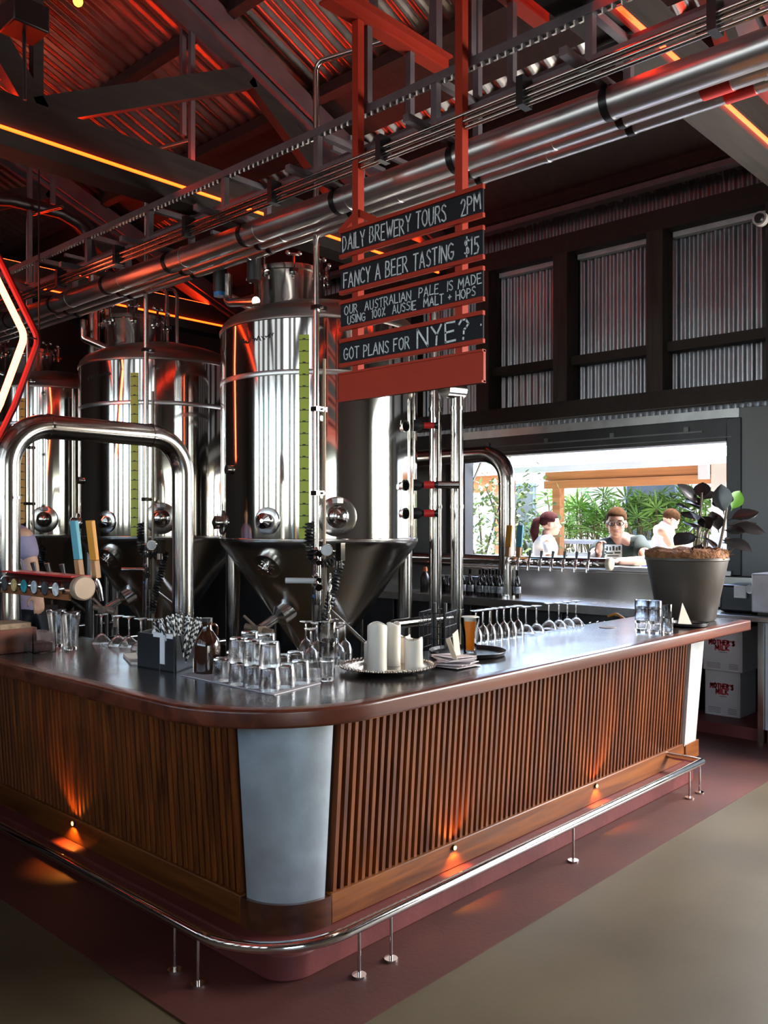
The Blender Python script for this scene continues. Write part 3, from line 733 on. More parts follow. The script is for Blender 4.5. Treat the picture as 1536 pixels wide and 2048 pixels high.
# vertical pipes right of the large tank
def riser(x, y, z1, label, elbow):
    t = thing('riser_pipe', label, 'pipe', (x, y, 0))
    MB().tube([(x, y, 0.0), (x, y, z1)], .052, 24).build('pipe_run', 'steel', t, world=True)
    for z in (.9, 1.75, 2.55): MB().tube([(x, y, z - .015), (x, y, z + .015)], .058, 24).build('seam_ring', 'pipesteel', t, world=True)
    if elbow: MB().tube([(x - .12, y + .03, 2.70), (x + .05, y - .01, 2.70)], .075, 20).build('cap_flange', 'steel', t, world=True)
    return t
riser(5.55, 4.58, 3.62, 'plain upright steel pipe joined to the red-handled couplings beside the large tank', False)
riser(5.62, 4.41, 3.62, 'upright steel pipe with a wide flange cap just under the sign', True)
for z, lb in ((2.37, 'topmost valve coupling between the upright pipes'), (1.91, 'middle valve coupling with a red handle joining tank and pipe'), (1.69, 'lowest valve coupling joining the tank side to the pipe')):
    t = thing('valve_coupling', lb, 'valve', (5.5, 4.62, z), 'valve couplings right of the large tank')
    a = Vector((5.36, 4.70, z)); b_ = Vector((5.62, 4.56, z)); c = a.lerp(b_, .5)
    d = (b_ - a).normalized()
    q = RT * 1.0
    s0 = P(832, 1050, t=6.75); s0.z = z; s1 = s0 + q * .17
    MB().tube([s0 - q * .02, s0 + q * .02, s0 + q * .05, s1 - q * .03, s1], [.045, .045, .022, .022, .035], 14).build('coupling_body', 'blackmetal', t, world=True)
    MB().tube([s0 + q * .06, s0 + q * .14], .024 if z > 2 else .03, 14).build('red_grip', mat('red_plastic', (.45, .02, .02), .4), t, world=True)
    MB().tube([s0 + q * .15, s0 + q * .15 + Vector((0, 0, .06))], .009, 8).build('lever', 'chrome', t, world=True)
    if abs(z - 1.91) < .01: MB().tube([s1, s1 + q * .16], .03, 14).build('cross_pipe', 'steel', t, world=True)

# return bends over the second tank
t = thing('return_pipes', 'two thin steel pipes looping down to the top of the second tank', 'pipe', (4.7, 7.6, 3.4))
for dy, dz in ((0, 0), (-.12, -.02)):
    a = P(470, 425, t=9.0); b_ = P(212 + 20 * (dz != 0), 507, t=9.6); 
    e = P(354 - 20 * (dz != 0), 582, t=8.6); f = Vector((e.x, e.y, 3.2))
    low = b_ + Vector((0, 0, -.20))
    MB().tube(rounded([a, b_, low, e, f], [.09, .09, .09]), .02, 10).build('pipe_run', 'pipesteel', t, world=True)
# upright pipe rising behind the second tank with a black hood arm
t = thing('vent_stack', 'upright pipe beside the second tank shoulder with a black curved hood arm on top', 'pipe', (0, 0, 0))
p0 = P(188, 545, t=9.4); t.location = (p0.x, p0.y, 0)
MB().tube([(p0.x, p0.y, 0), p0], .062, 18).build('stack', 'steel', t, world=True)
MB().tube(rounded([p0 - Vector((0, 0, .03)), P(172, 455, t=9.4), P(120, 425, t=9.2), P(20, 400, t=8.8), P(-60, 395, t=8.5)], [.2, .2, .2]), [.085] * 2 + [.07] * 26, 14).build('hood_arm', 'black', t, world=True) if False else MB().tube(rounded([p0 - Vector((0, 0, .03)), P(172, 455, t=9.4), P(120, 425, t=9.2), P(20, 400, t=8.8), P(-60, 395, t=8.5)], [.2, .2, .2]), .065, 14).build('hood_arm', 'black', t, world=True)
p1 = P(214, 545, t=9.5)
t = thing('thin_riser', 'thin upright pipe close beside the red-lit vent stack', 'pipe', (p1.x, p1.y, 0))
MB().tube([(p1.x, p1.y, 0), (p1.x, p1.y, p1.z)], .026, 12).build('pipe_run', 'pipesteel', t, world=True)

# black valve actuators hanging from the pipes over the tanks
acts = [((440, 545), 6.9, 'black hanging valve actuator with blue end beside the large tank top'), ((508, 520), 6.6, 'black hanging valve actuator behind the large tank clamps'),
        ((768, 425), 6.3, 'black hanging valve actuator behind the word DAILY side of the sign top'), ((832, 420), 6.3, 'black hanging valve actuator behind the middle of the sign top'), ((265, 600), 9.0, 'black hanging valve actuator over the second tank')]
for (px_, d, lb) in acts:
    q = P(px_[0], px_[1], t=d)
    t = thing('valve_actuator', lb, 'valve', q, 'valve actuators under the pipes')
    MB().tube([q - Vector((0, 0, .16)), q + Vector((0, 0, .12))], .055, 16).build('actuator_body', 'black', t, world=True)
    MB().tube([q + Vector((0, 0, .12)), q + Vector((0, 0, .17)), q + Vector((0, 0, .21))], [.045, .05, .02], 16).build('actuator_cap', 'chrome', t, world=True)
    hi = max(q.z + .2, 3.66)
    MB().tube([q + Vector((0, 0, .2)), Vector((4.0, q.y, hi)) if False else Vector((q.x, q.y, hi + .1))], .012, 8).build('drop_rod', 'blackmetal', t, world=True)
    MB().bar((q.x, q.y, hi + .1), (4.09, q.y, hi + .1), .03, .03).build('support_arm', 'gantry', t, world=True)
    if px_[0] == 440:
        MB().tube([q - Vector((0, 0, .19)), q - Vector((0, 0, .16))], .05, 16).build('blue_end', mat('blue_plastic', (.02, .18, .5), .4), t, world=True)
        e = q + RT * .06
        MB().tube(rounded([e - Vector((0, 0, .02)), e - Vector((0, 0, .24)), P(512, 603, t=6.6)], .07), .036, 16).build('elbow_pipe', 'steel', t, world=True)

# neon zigzag hanging at the left
nz_ = [P(-34, 500, t=7.2), P(0, 570, t=7.2), P(50, 672, t=7.2), P(0, 808, t=7.2), P(-40, 890, t=7.2)]
t = thing('neon_sign', 'glowing red neon zigzag tube sign hanging before the last tank', 'neon sign', nz_[2])
MB().tube(rounded(nz_, [.02, .16, .02]), .028, 12).build('neon_tube', 'neon', t, world=True)
off = [p + FW * .14 + RT * .06 for p in nz_]
MB().tube(rounded(off, [.02, .16, .02]), .03, 8).build('back_channel', mat('neon_backing', (.25, .02, .02), .4), t, world=True)
MB().tube([nz_[2], off[2], off[2] + Vector((0, 0, 1.2))], .008, 6).build('hanging_wire', 'blackmetal', t, world=True)
MB().tube([off[2] + Vector((0, 0, 1.2)), Vector((off[2].x, off[2].y, 4.12 if False else ROOFZ(off[2].x) - .05))], .006, 6).build('hanging_wire', 'blackmetal', t, world=True)

# ------------------------------------------------------------------ beer fonts
M['paddleblue'] = mat('blue_paddle', (.10, .33, .42), .5, 0, .08, 8)
M['paddleorange'] = mat('orange_paddle', (.62, .26, .03), .5, 0, .08, 8)
M['paddlewood'] = wood('paddle_timber', (.28, .13, .05), (.45, .24, .1), .5, 2, 8, .1)
def font_barrel(t, x, z, y0, y1, r, side, n, ys0, step):
    bl = MB().tube([(x, y0, z), (x, y1, z)], r, 28).build('barrel', 'steel', t, world=True)
    cp = MB().tube([(x, y0 - .018, z), (x, y0 - .012, z), (x, y0 + .02, z)], [r * .96, r * 1.1, r * 1.1], 32).build('end_cap', 'brass' if side > 0 else mat('cream_cap', (.62, .52, .38), .4, .2), t, world=True, smooth=15)
    for i in range(n):
        y = ys0 + i * step; fx = x + side * r
        fc = MB(); fc.tube([(fx - side * .01, y, z), (fx + side * .075, y, z - .005)], .015, 12); fc.tube([(fx + side * .06, y, z + .03), (fx + side * .075, y, z - .01), (fx + side * .09, y, z - .075)], [.013, .016, .011], 12)
        fa = fc.build('faucet', 'chrome', t, world=True)
        if i not in PADDLES:
            MB().tube([(fx + side * .062, y, z + .03), (fx + side * .045, y, z + .10)], [.009, .014], 10).build('tap_lever', 'black', fa, world=True)
        else:
            a = Vector((fx + side * .062, y, z + .04)); up = Vector((-side * .12, 0, 1)).normalized()
            MB().tube([(fx + side * .062, y, z + .02), a], .009, 8).build('handle_stem', 'chrome', fa, world=True)
            MB().bar(a, a + up * .09, .045, .03, Vector((1, 0, 0))).build('handle_foot', 'paddlewood', fa, world=True, bevel=.004)
            MB().bar(a + up * .09, a + up * .29, .06, .022, Vector((1, 0, 0))).build('handle_paddle', PADDLES[i], fa, world=True, bevel=.004)
FX, FY = 2.1, 4.78
t = thing('beer_font', 'steel pipe arch beer font over the bar, round coloured tap medallions below', 'beer font', (FX, FY, .965))
arch = rounded([(FX, FY, .963), (FX, FY, 2.16), (3.24, FY, 2.16), (3.24, FY, .0)], .24, 12)
MB().tube(arch, .069, 28).build('arch_pipe', 'steel', t, world=True)
for (p, d) in (((FX + .24, FY, 2.16), (1, 0, 0)), ((3.24 - .24, FY, 2.16), (1, 0, 0)), ((FX, FY, 1.75), (0, 0, 1))):
    p = Vector(p); d = Vector(d); MB().tube([p - d * .008, p + d * .008], .074, 28).build('pipe_ring', 'chrome', t, world=True)
MB().tube([(FX, FY, .963), (FX, FY, .985)], .11, 28).build('floor_flange', 'steel', t, world=True)
PADDLES = {0: 'paddleorange', 1: 'paddleblue'}
font_barrel(t, FX, 1.295, 3.94, 5.9, .054, 1, 8, 4.02, .165)
MB().bx(FX - .05, FX + .05, 3.96, 5.9, 1.345, 1.354).build('red_top_strip', mat('red_strip', (.5, .02, .02), .35), t, world=True)
mc_ = [(.75, .73, .68), (.06, .07, .08), (.55, .62, .72), (.03, .3, .36), (.6, .45, .2), (.08, .08, .09), (.75, .75, .75), (.05, .25, .15)]
for i in range(8):
    y = 4.085 + i * .115
    rim = MB().tube([(FX - .05, y, 1.285), (FX - .066, y, 1.285)], .038, 22).build('medallion', 'chrome', t, world=True)
    MB().tube([(FX - .066, y, 1.285), (FX - .0675, y, 1.285)], .033, 22).build('medallion_face', mat('medallion_%d' % i, mc_[i], .35, 0, .5, 40), rim, world=True)
MB().bx(FX - .052, FX - .04, 3.98, 5.9, 1.235, 1.262).build('copper_strip', mat('copper', (.5, .22, .1), .35, .7), t, world=True)

WFX, WFY = 6.7, 4.67
t = thing('beer_font', 'steel beer font at the serving window with a row of chrome taps', 'beer font', (WFX, WFY, .935))
MB().tube(rounded([(WFX, WFY, .935), (WFX, WFY, 2.27), (WFX, 7.6, 2.27), (WFX, 7.6, .935)], .27, 12), .078, 28).build('arch_pipe', 'steel', t, world=True)
for p, d in (((WFX, WFY, 1.75), (0, 0, 1)), ((WFX, WFY, 1.98), (0, 0, 1))):
    p = Vector(p); d = Vector(d); MB().tube([p - d * .008, p + d * .008], .083, 28).build('pipe_ring', 'chrome', t, world=True)
MB().tube([(WFX, WFY, .933), (WFX, WFY, .955)], .12, 28).build('floor_flange', 'steel', t, world=True)
PADDLES = {7: 'paddleorange', 6: 'paddleblue'}
font_barrel(t, WFX, 1.27, 3.62, 7.4, .05, -1, 8, 3.76, .118)

# ------------------------------------------------------------------ the bar
ZC, TH = .962, .066
OX, OY, OR_ = 1.77, 2.19, .54
outer = rounded([(OX, 8.0, 0), (OX, OY, 0), (5.94, OY, 0)], OR_, 18)
ct = thing('bar_countertop', 'long dark polished bar top with reddish timber edge turning a rounded corner', 'countertop', (OX, OY, ZC - TH))
inner = [(5.94, 2.86), (2.60, 2.86), (2.50, 2.90), (2.44, 3.0), (2.44, 8.0)]
ins = rounded([(OX + .04, 8.0, 0), (OX + .04, OY + .04, 0), (5.92, OY + .04, 0)], OR_ - .04, 18)
MB().prism([(p.x, p.y) for p in ins] + inner, ZC - TH + .004, ZC).build('top_slab', 'top', ct, world=True, smooth=30)
prof = []
for a in range(7): prof.append((math.sin(R_(a * 30)) * .026 - .0, math.cos(R_(a * 30)) * .033))
prof2 = [(-.045, .0328)] + [(.004 + .012 * math.sin(R_(q)), .021 + .012 * math.cos(R_(q))) for q in (0, 25, 50, 75, 90)] + [(.016 - .0, -.021)] + [(.004 + .012 * math.sin(R_(q)), -.021 + .012 * math.cos(R_(q))) for q in (105, 130, 155, 180)] + [(-.045, -.0328)]
edge_path = [Vector((p.x, p.y, ZC - .0325)) for p in outer]
# side vector of the sweep points to the customers' side
s_, u_, d_ = frame_of(edge_path[1] - edge_path[0])
sgn = 1 if s_.x < 0 else -1
MB().sweep(edge_path, [(sgn * a, b_) for a, b_ in prof2]).build('edge_timber', 'nosing', ct, world=True, smooth=35)
MB().bx(5.90, 5.957, OY - .012, 2.86, ZC - TH, ZC).build('end_edge', 'nosing', ct, world=True, bevel=.006)

bar = thing('bar_counter', 'bar front of upright reddish timber slats with rounded metal corner panel', 'bar', (2.0, 2.35, 0))
BZ0, BZ1 = .205, .905
XB, XT, YB, YT = 2.056, 2.008, 2.406, 2.358
ACX, ACY = 2.247, 2.597
def slats(mb, along, a0, a1, pitch, w, proud):
    n = int((a1 - a0) / pitch); rnd = random.Random(3)
    for i in range(n):
        a = a0 + (i + .5) * (a1 - a0) / n
        for zz in (0,):
            if along == 'x':
                vs = []
                for (z, y) in ((BZ0, YB), (BZ1, YT)):
                    vs += [(a - w / 2, y + .012, z), (a - w * .34, y - proud, z), (a + w * .34, y - proud, z), (a + w / 2, y + .012, z)]
            else:
                vs = []
                for (z, x) in ((BZ0, XB), (BZ1, XT)):
                    vs += [(x + .012, a + w / 2, z), (x - proud, a + w * .34, z), (x - proud, a - w * .34, z), (x + .012, a - w / 2, z)]
            mb.add(vs, [(0, 1, 5, 4), (1, 2, 6, 5), (2, 3, 7, 6), (3, 2, 1, 0), (4, 5, 6, 7), (0, 4, 7, 3)])
    return mb
sl = slats(MB(), 'x', ACX + .03, 5.35, .0385, .026, .016).build('slat_panel', 'slat', bar, world=True, smooth=0)
sl2 = slats(MB(), 'y', ACY + .03, 7.9, .0385, .026, .016).build('slat_panel', 'slat', bar, world=True, smooth=0)
bk = MB(); bk.add([(ACX, YB + .008, BZ0), (5.36, YB + .008, BZ0), (5.36, YT + .008, BZ1), (ACX, YT + .008, BZ1), (ACX, YB + .05, BZ0), (5.36, YB + .05, BZ0), (5.36, YB + .05, BZ1), (ACX, YB + .05, BZ1)],
                  [(0, 1, 2, 3), (7, 6, 5, 4), (0, 4, 5, 1), (1, 5, 6, 2), (2, 6, 7, 3), (3, 7, 4, 0)])
bk.add([(XB + .008, ACY, BZ0), (XB + .008, 7.95, BZ0), (XT + .008, 7.95, BZ1), (XT + .008, ACY, BZ1), (XB + .05, ACY, BZ0), (XB + .05, 7.95, BZ0), (XB + .05, 7.95, BZ1), (XB + .05, ACY, BZ1)],
       [(0, 1, 2, 3), (7, 6, 5, 4), (0, 4, 5, 1), (1, 5, 6, 2), (2, 6, 7, 3), (3, 7, 4, 0)])
bk.bx(ACX - .02, 2.44, ACY - .02, 2.86, .1, BZ1 - .01); bk.bx(ACX, 5.50, YB + .03, 2.84, .1, BZ1 - .01); bk.bx(XB + .03, 2.42, ACY, 7.95, .1, BZ1 - .01)
bk.build('carcass', 'slatback', bar, world=True, smooth=0)
bp_ = MB(); vs = []; nn = 28
for (z, r) in ((BZ0 - .005, .205), (BZ1 - .005, .254)):
    for dr_ in (0, -.02):
        for i in range(nn + 1):
            a = R_(180 + 90 * i / nn); vs.append((ACX + (r + dr_) * math.cos(a), ACY + (r + dr_) * math.sin(a), z))
fs = []
m1 = nn + 1
for i in range(nn):
    fs += [(i, i + 1, 2 * m1 + i + 1, 2 * m1 + i), (m1 + i + 1, m1 + i, 3 * m1 + i, 3 * m1 + i + 1), (i + 1, i, m1 + i, m1 + i + 1), (2 * m1 + i, 2 * m1 + i + 1, 3 * m1 + i + 1, 3 * m1 + i)]
fs += [(0, 2 * m1, 3 * m1, m1), (nn, m1 + nn, 3 * m1 + nn, 2 * m1 + nn)]
bp_.add(vs, fs).build('corner_panel', 'galv', bar, world=True, smooth=60)
ep = MB(); ep.add([(5.35, YB - .035, BZ0 - .01), (5.52, YB - .035, BZ0 - .01), (5.55, YT - .035, BZ1), (5.35, YT - .035, BZ1), (5.35, YB + .2, BZ0 - .01), (5.52, YB + .2, BZ0 - .01), (5.55, YB + .2, BZ1), (5.35, YB + .2, BZ1)],
                  [(0, 1, 2, 3), (7, 6, 5, 4), (0, 4, 5, 1), (1, 5, 6, 2), (2, 6, 7, 3), (3, 7, 4, 0)])
ep.build('end_panel', mat('pale_end_panel', (.60, .60, .57), .45, .2), bar, world=True, smooth=0)
# timber base board with rounded corner block
KZ = .098
def base_run(p0, p1, m):
    MB().bx(p0[0], p1[0], p0[1], p1[1], KZ, .212).build('base_board', m, bar, world=True, bevel=.005)
base_run((ACX + .02, YB - .03), (5.36, YB + .03), 'board'); base_run((XB - .03, ACY + .02), (XB + .03, 7.9), 'boardy')
cbk = [(ACX + (.221) * math.cos(R_(180 + 90 * i / 14)), ACY + .221 * math.sin(R_(180 + 90 * i / 14))) for i in range(15)]
MB().prism([(ACX + .02, ACY - .221), (ACX + .02, ACY), (ACX, ACY + .02), (ACX - .221, ACY + .02)][0:1] + [(ACX + .02, ACY + .02), (ACX - .221, ACY + .02)] + cbk, KZ, .207).build('corner_block', wood('corner_block_timber', (.03, .01, .006), (.12, .04, .018), .3, 0, 5, .3), bar, world=True, smooth=40)
MB().bx(5.36, 5.56, YB - .04, YB + .2, KZ, .205).build('corner_block', 'board', bar, world=True, bevel=.004)
# amber courtesy lights in the base board
for i, (u, v, pl) in enumerate(((908, 1690, 'x'), (1192, 1562, 'x'), (147, 1652, 'y'))):
    q = P(u, v, Y=YB - .034) if pl == 'x' else P(u, v, X=XB - .034)
    n = Vector((0, -1, 0)) if pl == 'x' else Vector((-1, 0, 0)); q.z = .19
    hs = MB().tube([q - n * .004, q + n * .006], .013, 16).build('step_light', 'blackmetal', bar, world=True)
    MB().tube([q + n * .006, q + n * .0072], .009, 16).build('lens', 'amber', hs, world=True)
    for dz, en, nm in ((-1, 4.2, 'step_glow_down'), (1, 3.6, 'step_glow_up')):
        lo = lamp(nm, 'SPOT', q + n * .022, q + n * .012 + Vector((0, 0, dz)), en, (1.0, .33, .04), radius=.008)
        lo.data.spot_size = R_(110); lo.data.spot_blend = .6
# painted kerb under the bar
kp = rounded([(1.96, 8.0, 0), (1.96, 2.29, 0), (5.42, 2.29, 0), (5.42, 2.9, 0)], [.12, .16], 12)
MB().prism([(p.x, p.y) for p in kp] + [(2.5, 2.9), (2.5, 8.0)], .002, KZ).build('kerb', 'kerb', bar, world=True, smooth=40, bevel=.008)
# foot rail
RX, RY, RZ = 1.777, 2.16, .184
fr = thing('foot_rail', 'polished steel foot rail curving round the bar corner on thin posts', 'foot rail', (RX, RY, 0))
MB().tube(rounded([(RX, 8.0, RZ), (RX, RY, RZ), (5.12, RY, RZ), (5.12, YB + .01, RZ)], [.36, .001], 16), .0205, 18).build('rail', 'chrome', fr, world=True)
posts = [(RX, P(360, 1940, Z=0).y), (RX, P(407, 1968, Z=0).y), (P(733, 1958, Z=0).x, RY + .005), (P(790, 1926, Z=0).x, RY), (P(1148, 1725, Z=0).x, RY), (P(1373, 1597, Z=0).x, RY), (P(1393, 1586, Z=0).x, RY), (RX, 4.4), (RX, 5.9)]
for (x, y) in posts:
    if abs(x - 2.21) < .06: x, y = 2.20, RY + .004
    po = MB().tube([(x, y, .003), (x, y, RZ - .012)], .0062, 10).build('post', 'chrome', fr, world=True)
    MB().tube([(x, y, .003), (x, y, .012)], .026, 16).build('post_flange', 'chrome', po, world=True)
# ------------------------------------------------------------------ things on the bar top
T = ZC + .0006
def on(u, v, z=T): return P(u, v, Z=z)
M['beer'] = mat('amber_beer', (.85, .36, .03), .12, 0, .08, 4)
m, nt, b = nodes_of('amber_beer_body'); N, L = nt.nodes, nt.links
tl = N.new('ShaderNodeBsdfTranslucent'); tl.inputs[0].default_value = (1.0, .50, .04, 1); mx = N.new('ShaderNodeMixShader'); mx.inputs[0].default_value = .55
nz = N.new('ShaderNodeTexNoise'); nz.inputs['Scale'].default_value = 5; rp = N.new('ShaderNodeValToRGB'); rp.color_ramp.elements[0].color = (.80, .30, .02, 1); rp.color_ramp.elements[1].color = (.95, .45, .05, 1)
L.new(nz.outputs['Fac'], rp.inputs[0]); L.new(rp.outputs[0], b.inputs['Base Color']); setp(b, Roughness=.15)
L.new(b.outputs[0], mx.inputs[1]); L.new(tl.outputs[0], mx.inputs[2]); L.new(mx.outputs[0], N['Material Output'].inputs[0]); M['beer'] = m
M['foam'] = mat('beer_foam', (.82, .76, .62), .7, 0, .06, 20, .2, 60)
def cup_prof(ro_b, ro_t, h, wall=.003, base=.008):
    return [(1e-5, .0), (ro_b - .002, 0), (ro_b, .003), (ro_t, h - .001), (ro_t - wall * .5, h), (ro_t - wall, h - .001), (ro_b - wall, base), (1e-5, base)]
def ring_mesh(prof, n=28): return MB().lathe(prof, (0, 0, 0), n)
# inverted tumblers on the folded white cloth
cl = MB()
ca, cb_, cc, cd = on(362, 1351), on(549, 1391), on(642, 1367), on(470, 1330)
nx, ny = 14, 10; vs = []
rnd = random.Random(5)
for j in range(ny + 1):
    for i in range(nx + 1):
        p = (ca.lerp(cb_, i / nx)).lerp(cd.lerp(cc, i / nx), j / ny)
        vs.append((p.x, p.y, T + .004 + .0))
n0 = len(vs)
fs = [(j * (nx + 1) + i, j * (nx + 1) + i + 1, (j + 1) * (nx + 1) + i + 1, (j + 1) * (nx + 1) + i) for j in range(ny) for i in range(nx)]
cl.add(vs, fs); cl.add([(x, y, T) for x, y, z in vs], [f[::-1] for f in fs])
cl.add([(p.x, p.y, z) for p in (ca, cb_, cc, cd) for z in (T, T + .004)], [(0, 2, 3, 1), (2, 4, 5, 3), (4, 6, 7, 5), (6, 0, 1, 7)])
tag(cl.build('bar_towel', mat('towel_cloth', (.5, .47, .48), .8), smooth=0), 'white folded cloth spread under the upturned tumblers at the bar corner', 'towel')
TZ = T + .0045
ex = (cb_ - ca); ey = (cd - ca); ex.z = ey.z = 0
tum = ring_mesh([(.038, .0), (.0415, 0), (.042, .004), (.0415, .03), (.036, .088), (.034, .092), (1e-5, .094), (1e-5, .084), (.031, .080), (.037, .03), (.0385, .004), (.038, 0)])
proto = tum.build('tumbler', 'glass', smooth=50)
TUMB = [  # (u, v of its base, stacked, label)
 (445, 1361, 0, 'upturned tumbler at the left end of the cloth, nearest the brown jug'), (478, 1368, 1, 'lower upturned tumbler second from left in the front row'),
 (507, 1374, 1, 'lower upturned tumbler third from left in the front row'), (540, 1381, 1, 'lower upturned tumbler at the front corner of the cloth'),
 (571, 1374, 0, 'upturned tumbler on the right cloth edge, beside the front corner glass'), (601, 1366, 0, 'upturned tumbler at the right rear corner of the cloth'),
 (470, 1345, 0, 'upturned tumbler in the second row behind the leftmost glasses'), (500, 1351, 1, 'lower upturned tumbler in the second row behind the third front glass'),
 (533, 1358, 1, 'lower upturned tumbler in the middle of the cloth'), (564, 1352, 0, 'upturned tumbler in the second row toward the candles'),
 (495, 1331, 0, 'upturned tumbler in the back row under the lit tank cone'), (528, 1337, 0, 'upturned tumbler in the back row, middle'), (592, 1345, 0, 'upturned tumbler behind the right cloth corner glass')]
first = True
for (u, v, st_, lb) in TUMB:
    q = on(u, v, TZ)
    if first: proto.location = q; tag(proto, lb, 'glass', 'upturned tumblers on the white cloth'); first = False
    else:
        c = copy_tree(proto, q, lb, 'upturned tumblers on the white cloth')
    if st_: copy_tree(proto, q + Vector((0, 0, .0945)), lb.replace('lower', 'stacked upper'), 'upturned tumblers on the white cloth')
# stem glasses standing upside down
stem_prof = [(.031, 0), (.033, .0), (.036, .03), (.034, .055), (.022, .085), (.006, .098), (.004, .11), (.004, .165), (.008, .172), (.03, .178), (.031, .180), (.02, .1815), (1e-5, .182), (1e-5, .1), (.018, .083), (.0315, .055), (.0335, .03), (.031, 0)]
sproto = ring_mesh(stem_prof, 24).build('stem_glass', 'glass', smooth=50)
right = []
for i in range(7):
    right.append((952 + i * 14, 1288 - i * 2.3, ['upturned stem glass nearest the beer on the right bar', 'upturned stem glass second from the beer in the tight row', 'upturned stem glass third from the beer in the tight row', 'upturned stem glass fourth from the beer in the tight row', 'upturned stem glass fifth from the beer in the tight row', 'upturned stem glass sixth from the beer in the tight row', 'upturned stem glass at the far end of the tight row'][i]))
for i, (u, v) in enumerate(((1052, 1266), (1073, 1264), (1098, 1257), (1118, 1256), (1135, 1253), (1152, 1251))):
    right.append((u, v, ['wide upturned cocktail glass first in the loose row', 'wide upturned cocktail glass second in the loose row', 'wide upturned cocktail glass third in the loose row', 'wide upturned cocktail glass fourth in the loose row', 'wide upturned cocktail glass fifth in the loose row', 'wide upturned cocktail glass last in the loose row, before the steel arms'][i]))
cprof = [(.050, 0), (.053, .0), (.045, .02), (.02, .045), (.005, .056), (.004, .07), (.004, .14), (.008, .148), (.033, .155), (.034, .158), (1e-5, .16), (1e-5, .053), (.018, .042), (.042, .019), (.050, 0)]
cproto = ring_mesh(cprof, 24).build('cocktail_glass', 'glass', smooth=50)
f1 = f2 = True
for i, (u, v, lb) in enumerate(right):
    q = on(u, v)
    if i < 7:
        if f1: sproto.location = q; tag(sproto, lb, 'glass', 'upturned stem glasses on the right bar'); f1 = False
        else: copy_tree(sproto, q, lb, 'upturned stem glasses on the right bar')
    else:
        if f2: cproto.location = q; tag(cproto, lb, 'glass', 'upturned cocktail glasses on the right bar'); f2 = False
        else: copy_tree(cproto, q, lb, 'upturned cocktail glasses on the right bar')
for i, (u, v, lb) in enumerate(((622, 1338, 'upturned stem glass behind the right rear cloth corner'), (634, 1322, 'upturned stem glass left behind the tall straw glass'), (676, 1332, 'upturned stem glass between the tall straw glass and the candle plate'), (690, 1322, 'upturned stem glass just left of the candles'), (612, 1318, 'upturned stem glass farthest back behind the tumblers'), (665, 1312, 'upturned stem glass directly behind the tall straw glass'))):
    copy_tree(sproto, on(u, v), lb, 'upturned stem glasses by the candle plate')
for i, (u, v, lb) in enumerate(((203, 1287, 'upturned cocktail glass leftmost of those behind the napkin box'), (236, 1291, 'upturned cocktail glass second behind the napkin box'), (258, 1293, 'upturned cocktail glass third behind the napkin box'), (282, 1298, 'upturned cocktail glass against the straw bundle'), (308, 1300, 'upturned cocktail glass just behind the straws'))):
    copy_tree(cproto, on(u, v), lb, 'upturned cocktail glasses behind the napkin box')
# pint glasses at left
pint = [(1e-5, 0), (.028, 0), (.030, .004), (.031, .05), (.036, .10), (.0435, .135), (.044, .15), (.042, .155), (.040, .15), (.040, .135), (.033, .10), (.028, .05), (.027, .012), (1e-5, .010)]
pp = ring_mesh(pint, 28).build('pint_glass', 'glass', smooth=50)
pp.location = on(142, 1299); pp.scale = (1.12, 1.12, 1.25); tag(pp, 'empty upright pint glass, the one closer to the napkin box', 'glass', 'empty pint glasses')
c = copy_tree(pp, on(113, 1293), 'empty upright pint glass, the one touching the clear tub', 'empty pint glasses')
# clear tub
tb = thing('clear_tub', 'low clear plastic tub on the bar between timber crate and pint glasses', 'tub', on(74, 1303))
w = MB(); w.bx(-.06, .06, -.08, .08, 0, .004)
for a in ((-.06, -.057, -.08, .08), (.057, .06, -.08, .08), (-.06, .06, -.08, -.077), (-.06, .06, .077, .08)): w.bx(*a, .004, .10)
w.build('tub_body', 'glass', tb, smooth=0)
MB().bx(-.05, .05, -.07, .07, .005, .05).build('tub_contents', mat('tub_contents', (.32, .16, .15), .6, 0, .3, 30), tb, bevel=.006)
# timber caddy at the far left
q = on(14, 1301); wb = thing('timber_crate', 'dark red timber crate on the bar under the tap medallions', 'crate', q)
w = MB(); w.bx(-.1, .1, -.12, .12, 0, .01); w.bx(-.1, -.085, -.12, .12, .01, .12); w.bx(.085, .1, -.12, .12, .01, .12); w.bx(-.085, .085, -.12, -.105, .01, .12); w.bx(-.085, .085, .105, .12, .01, .12)
w.build('crate_box', 'nosing', wb, bevel=.003)
MB().bx(-.08, .08, -.1, .1, .01, .145).build('crate_filling', mat('crate_filling', (.3, .2, .12), .7, 0, .4, 25), wb, bevel=.004)
# napkin box with straws
q = P(330, 1345, Z=T); nb = thing('napkin_box', 'black napkin and straw caddy box holding white slips', 'caddy', (q.x + .07, q.y + .02, T), rz=0)
def lx(u, v): return P(u, v, Z=T)
A_, B_, C_ = lx(275, 1333), lx(350, 1346), lx(386, 1333)
D_ = A_ + (C_ - B_)
cx_ = (A_ + B_ + C_ + D_) / 4
hh = .155
def wallbox(mb, p0, p1, th, z0, z1):
    d = (p1 - p0).normalized(); n = Vector((-d.y, d.x, 0)) * th
    mb.add([p0 + Vector((0, 0, z0)), p1 + Vector((0, 0, z0)), p1 + n + Vector((0, 0, z0)), p0 + n + Vector((0, 0, z0)), p0 + Vector((0, 0, z1)), p1 + Vector((0, 0, z1)), p1 + n + Vector((0, 0, z1)), p0 + n + Vector((0, 0, z1))],
           [(3, 2, 1, 0), (4, 5, 6, 7), (0, 1, 5, 4), (1, 2, 6, 5), (2, 3, 7, 6), (3, 0, 4, 7)])
w = MB()
for p0, p1 in ((A_, B_), (B_, C_), (C_, D_), (D_, A_)): wallbox(w, p0, p1, .008, 0, hh)
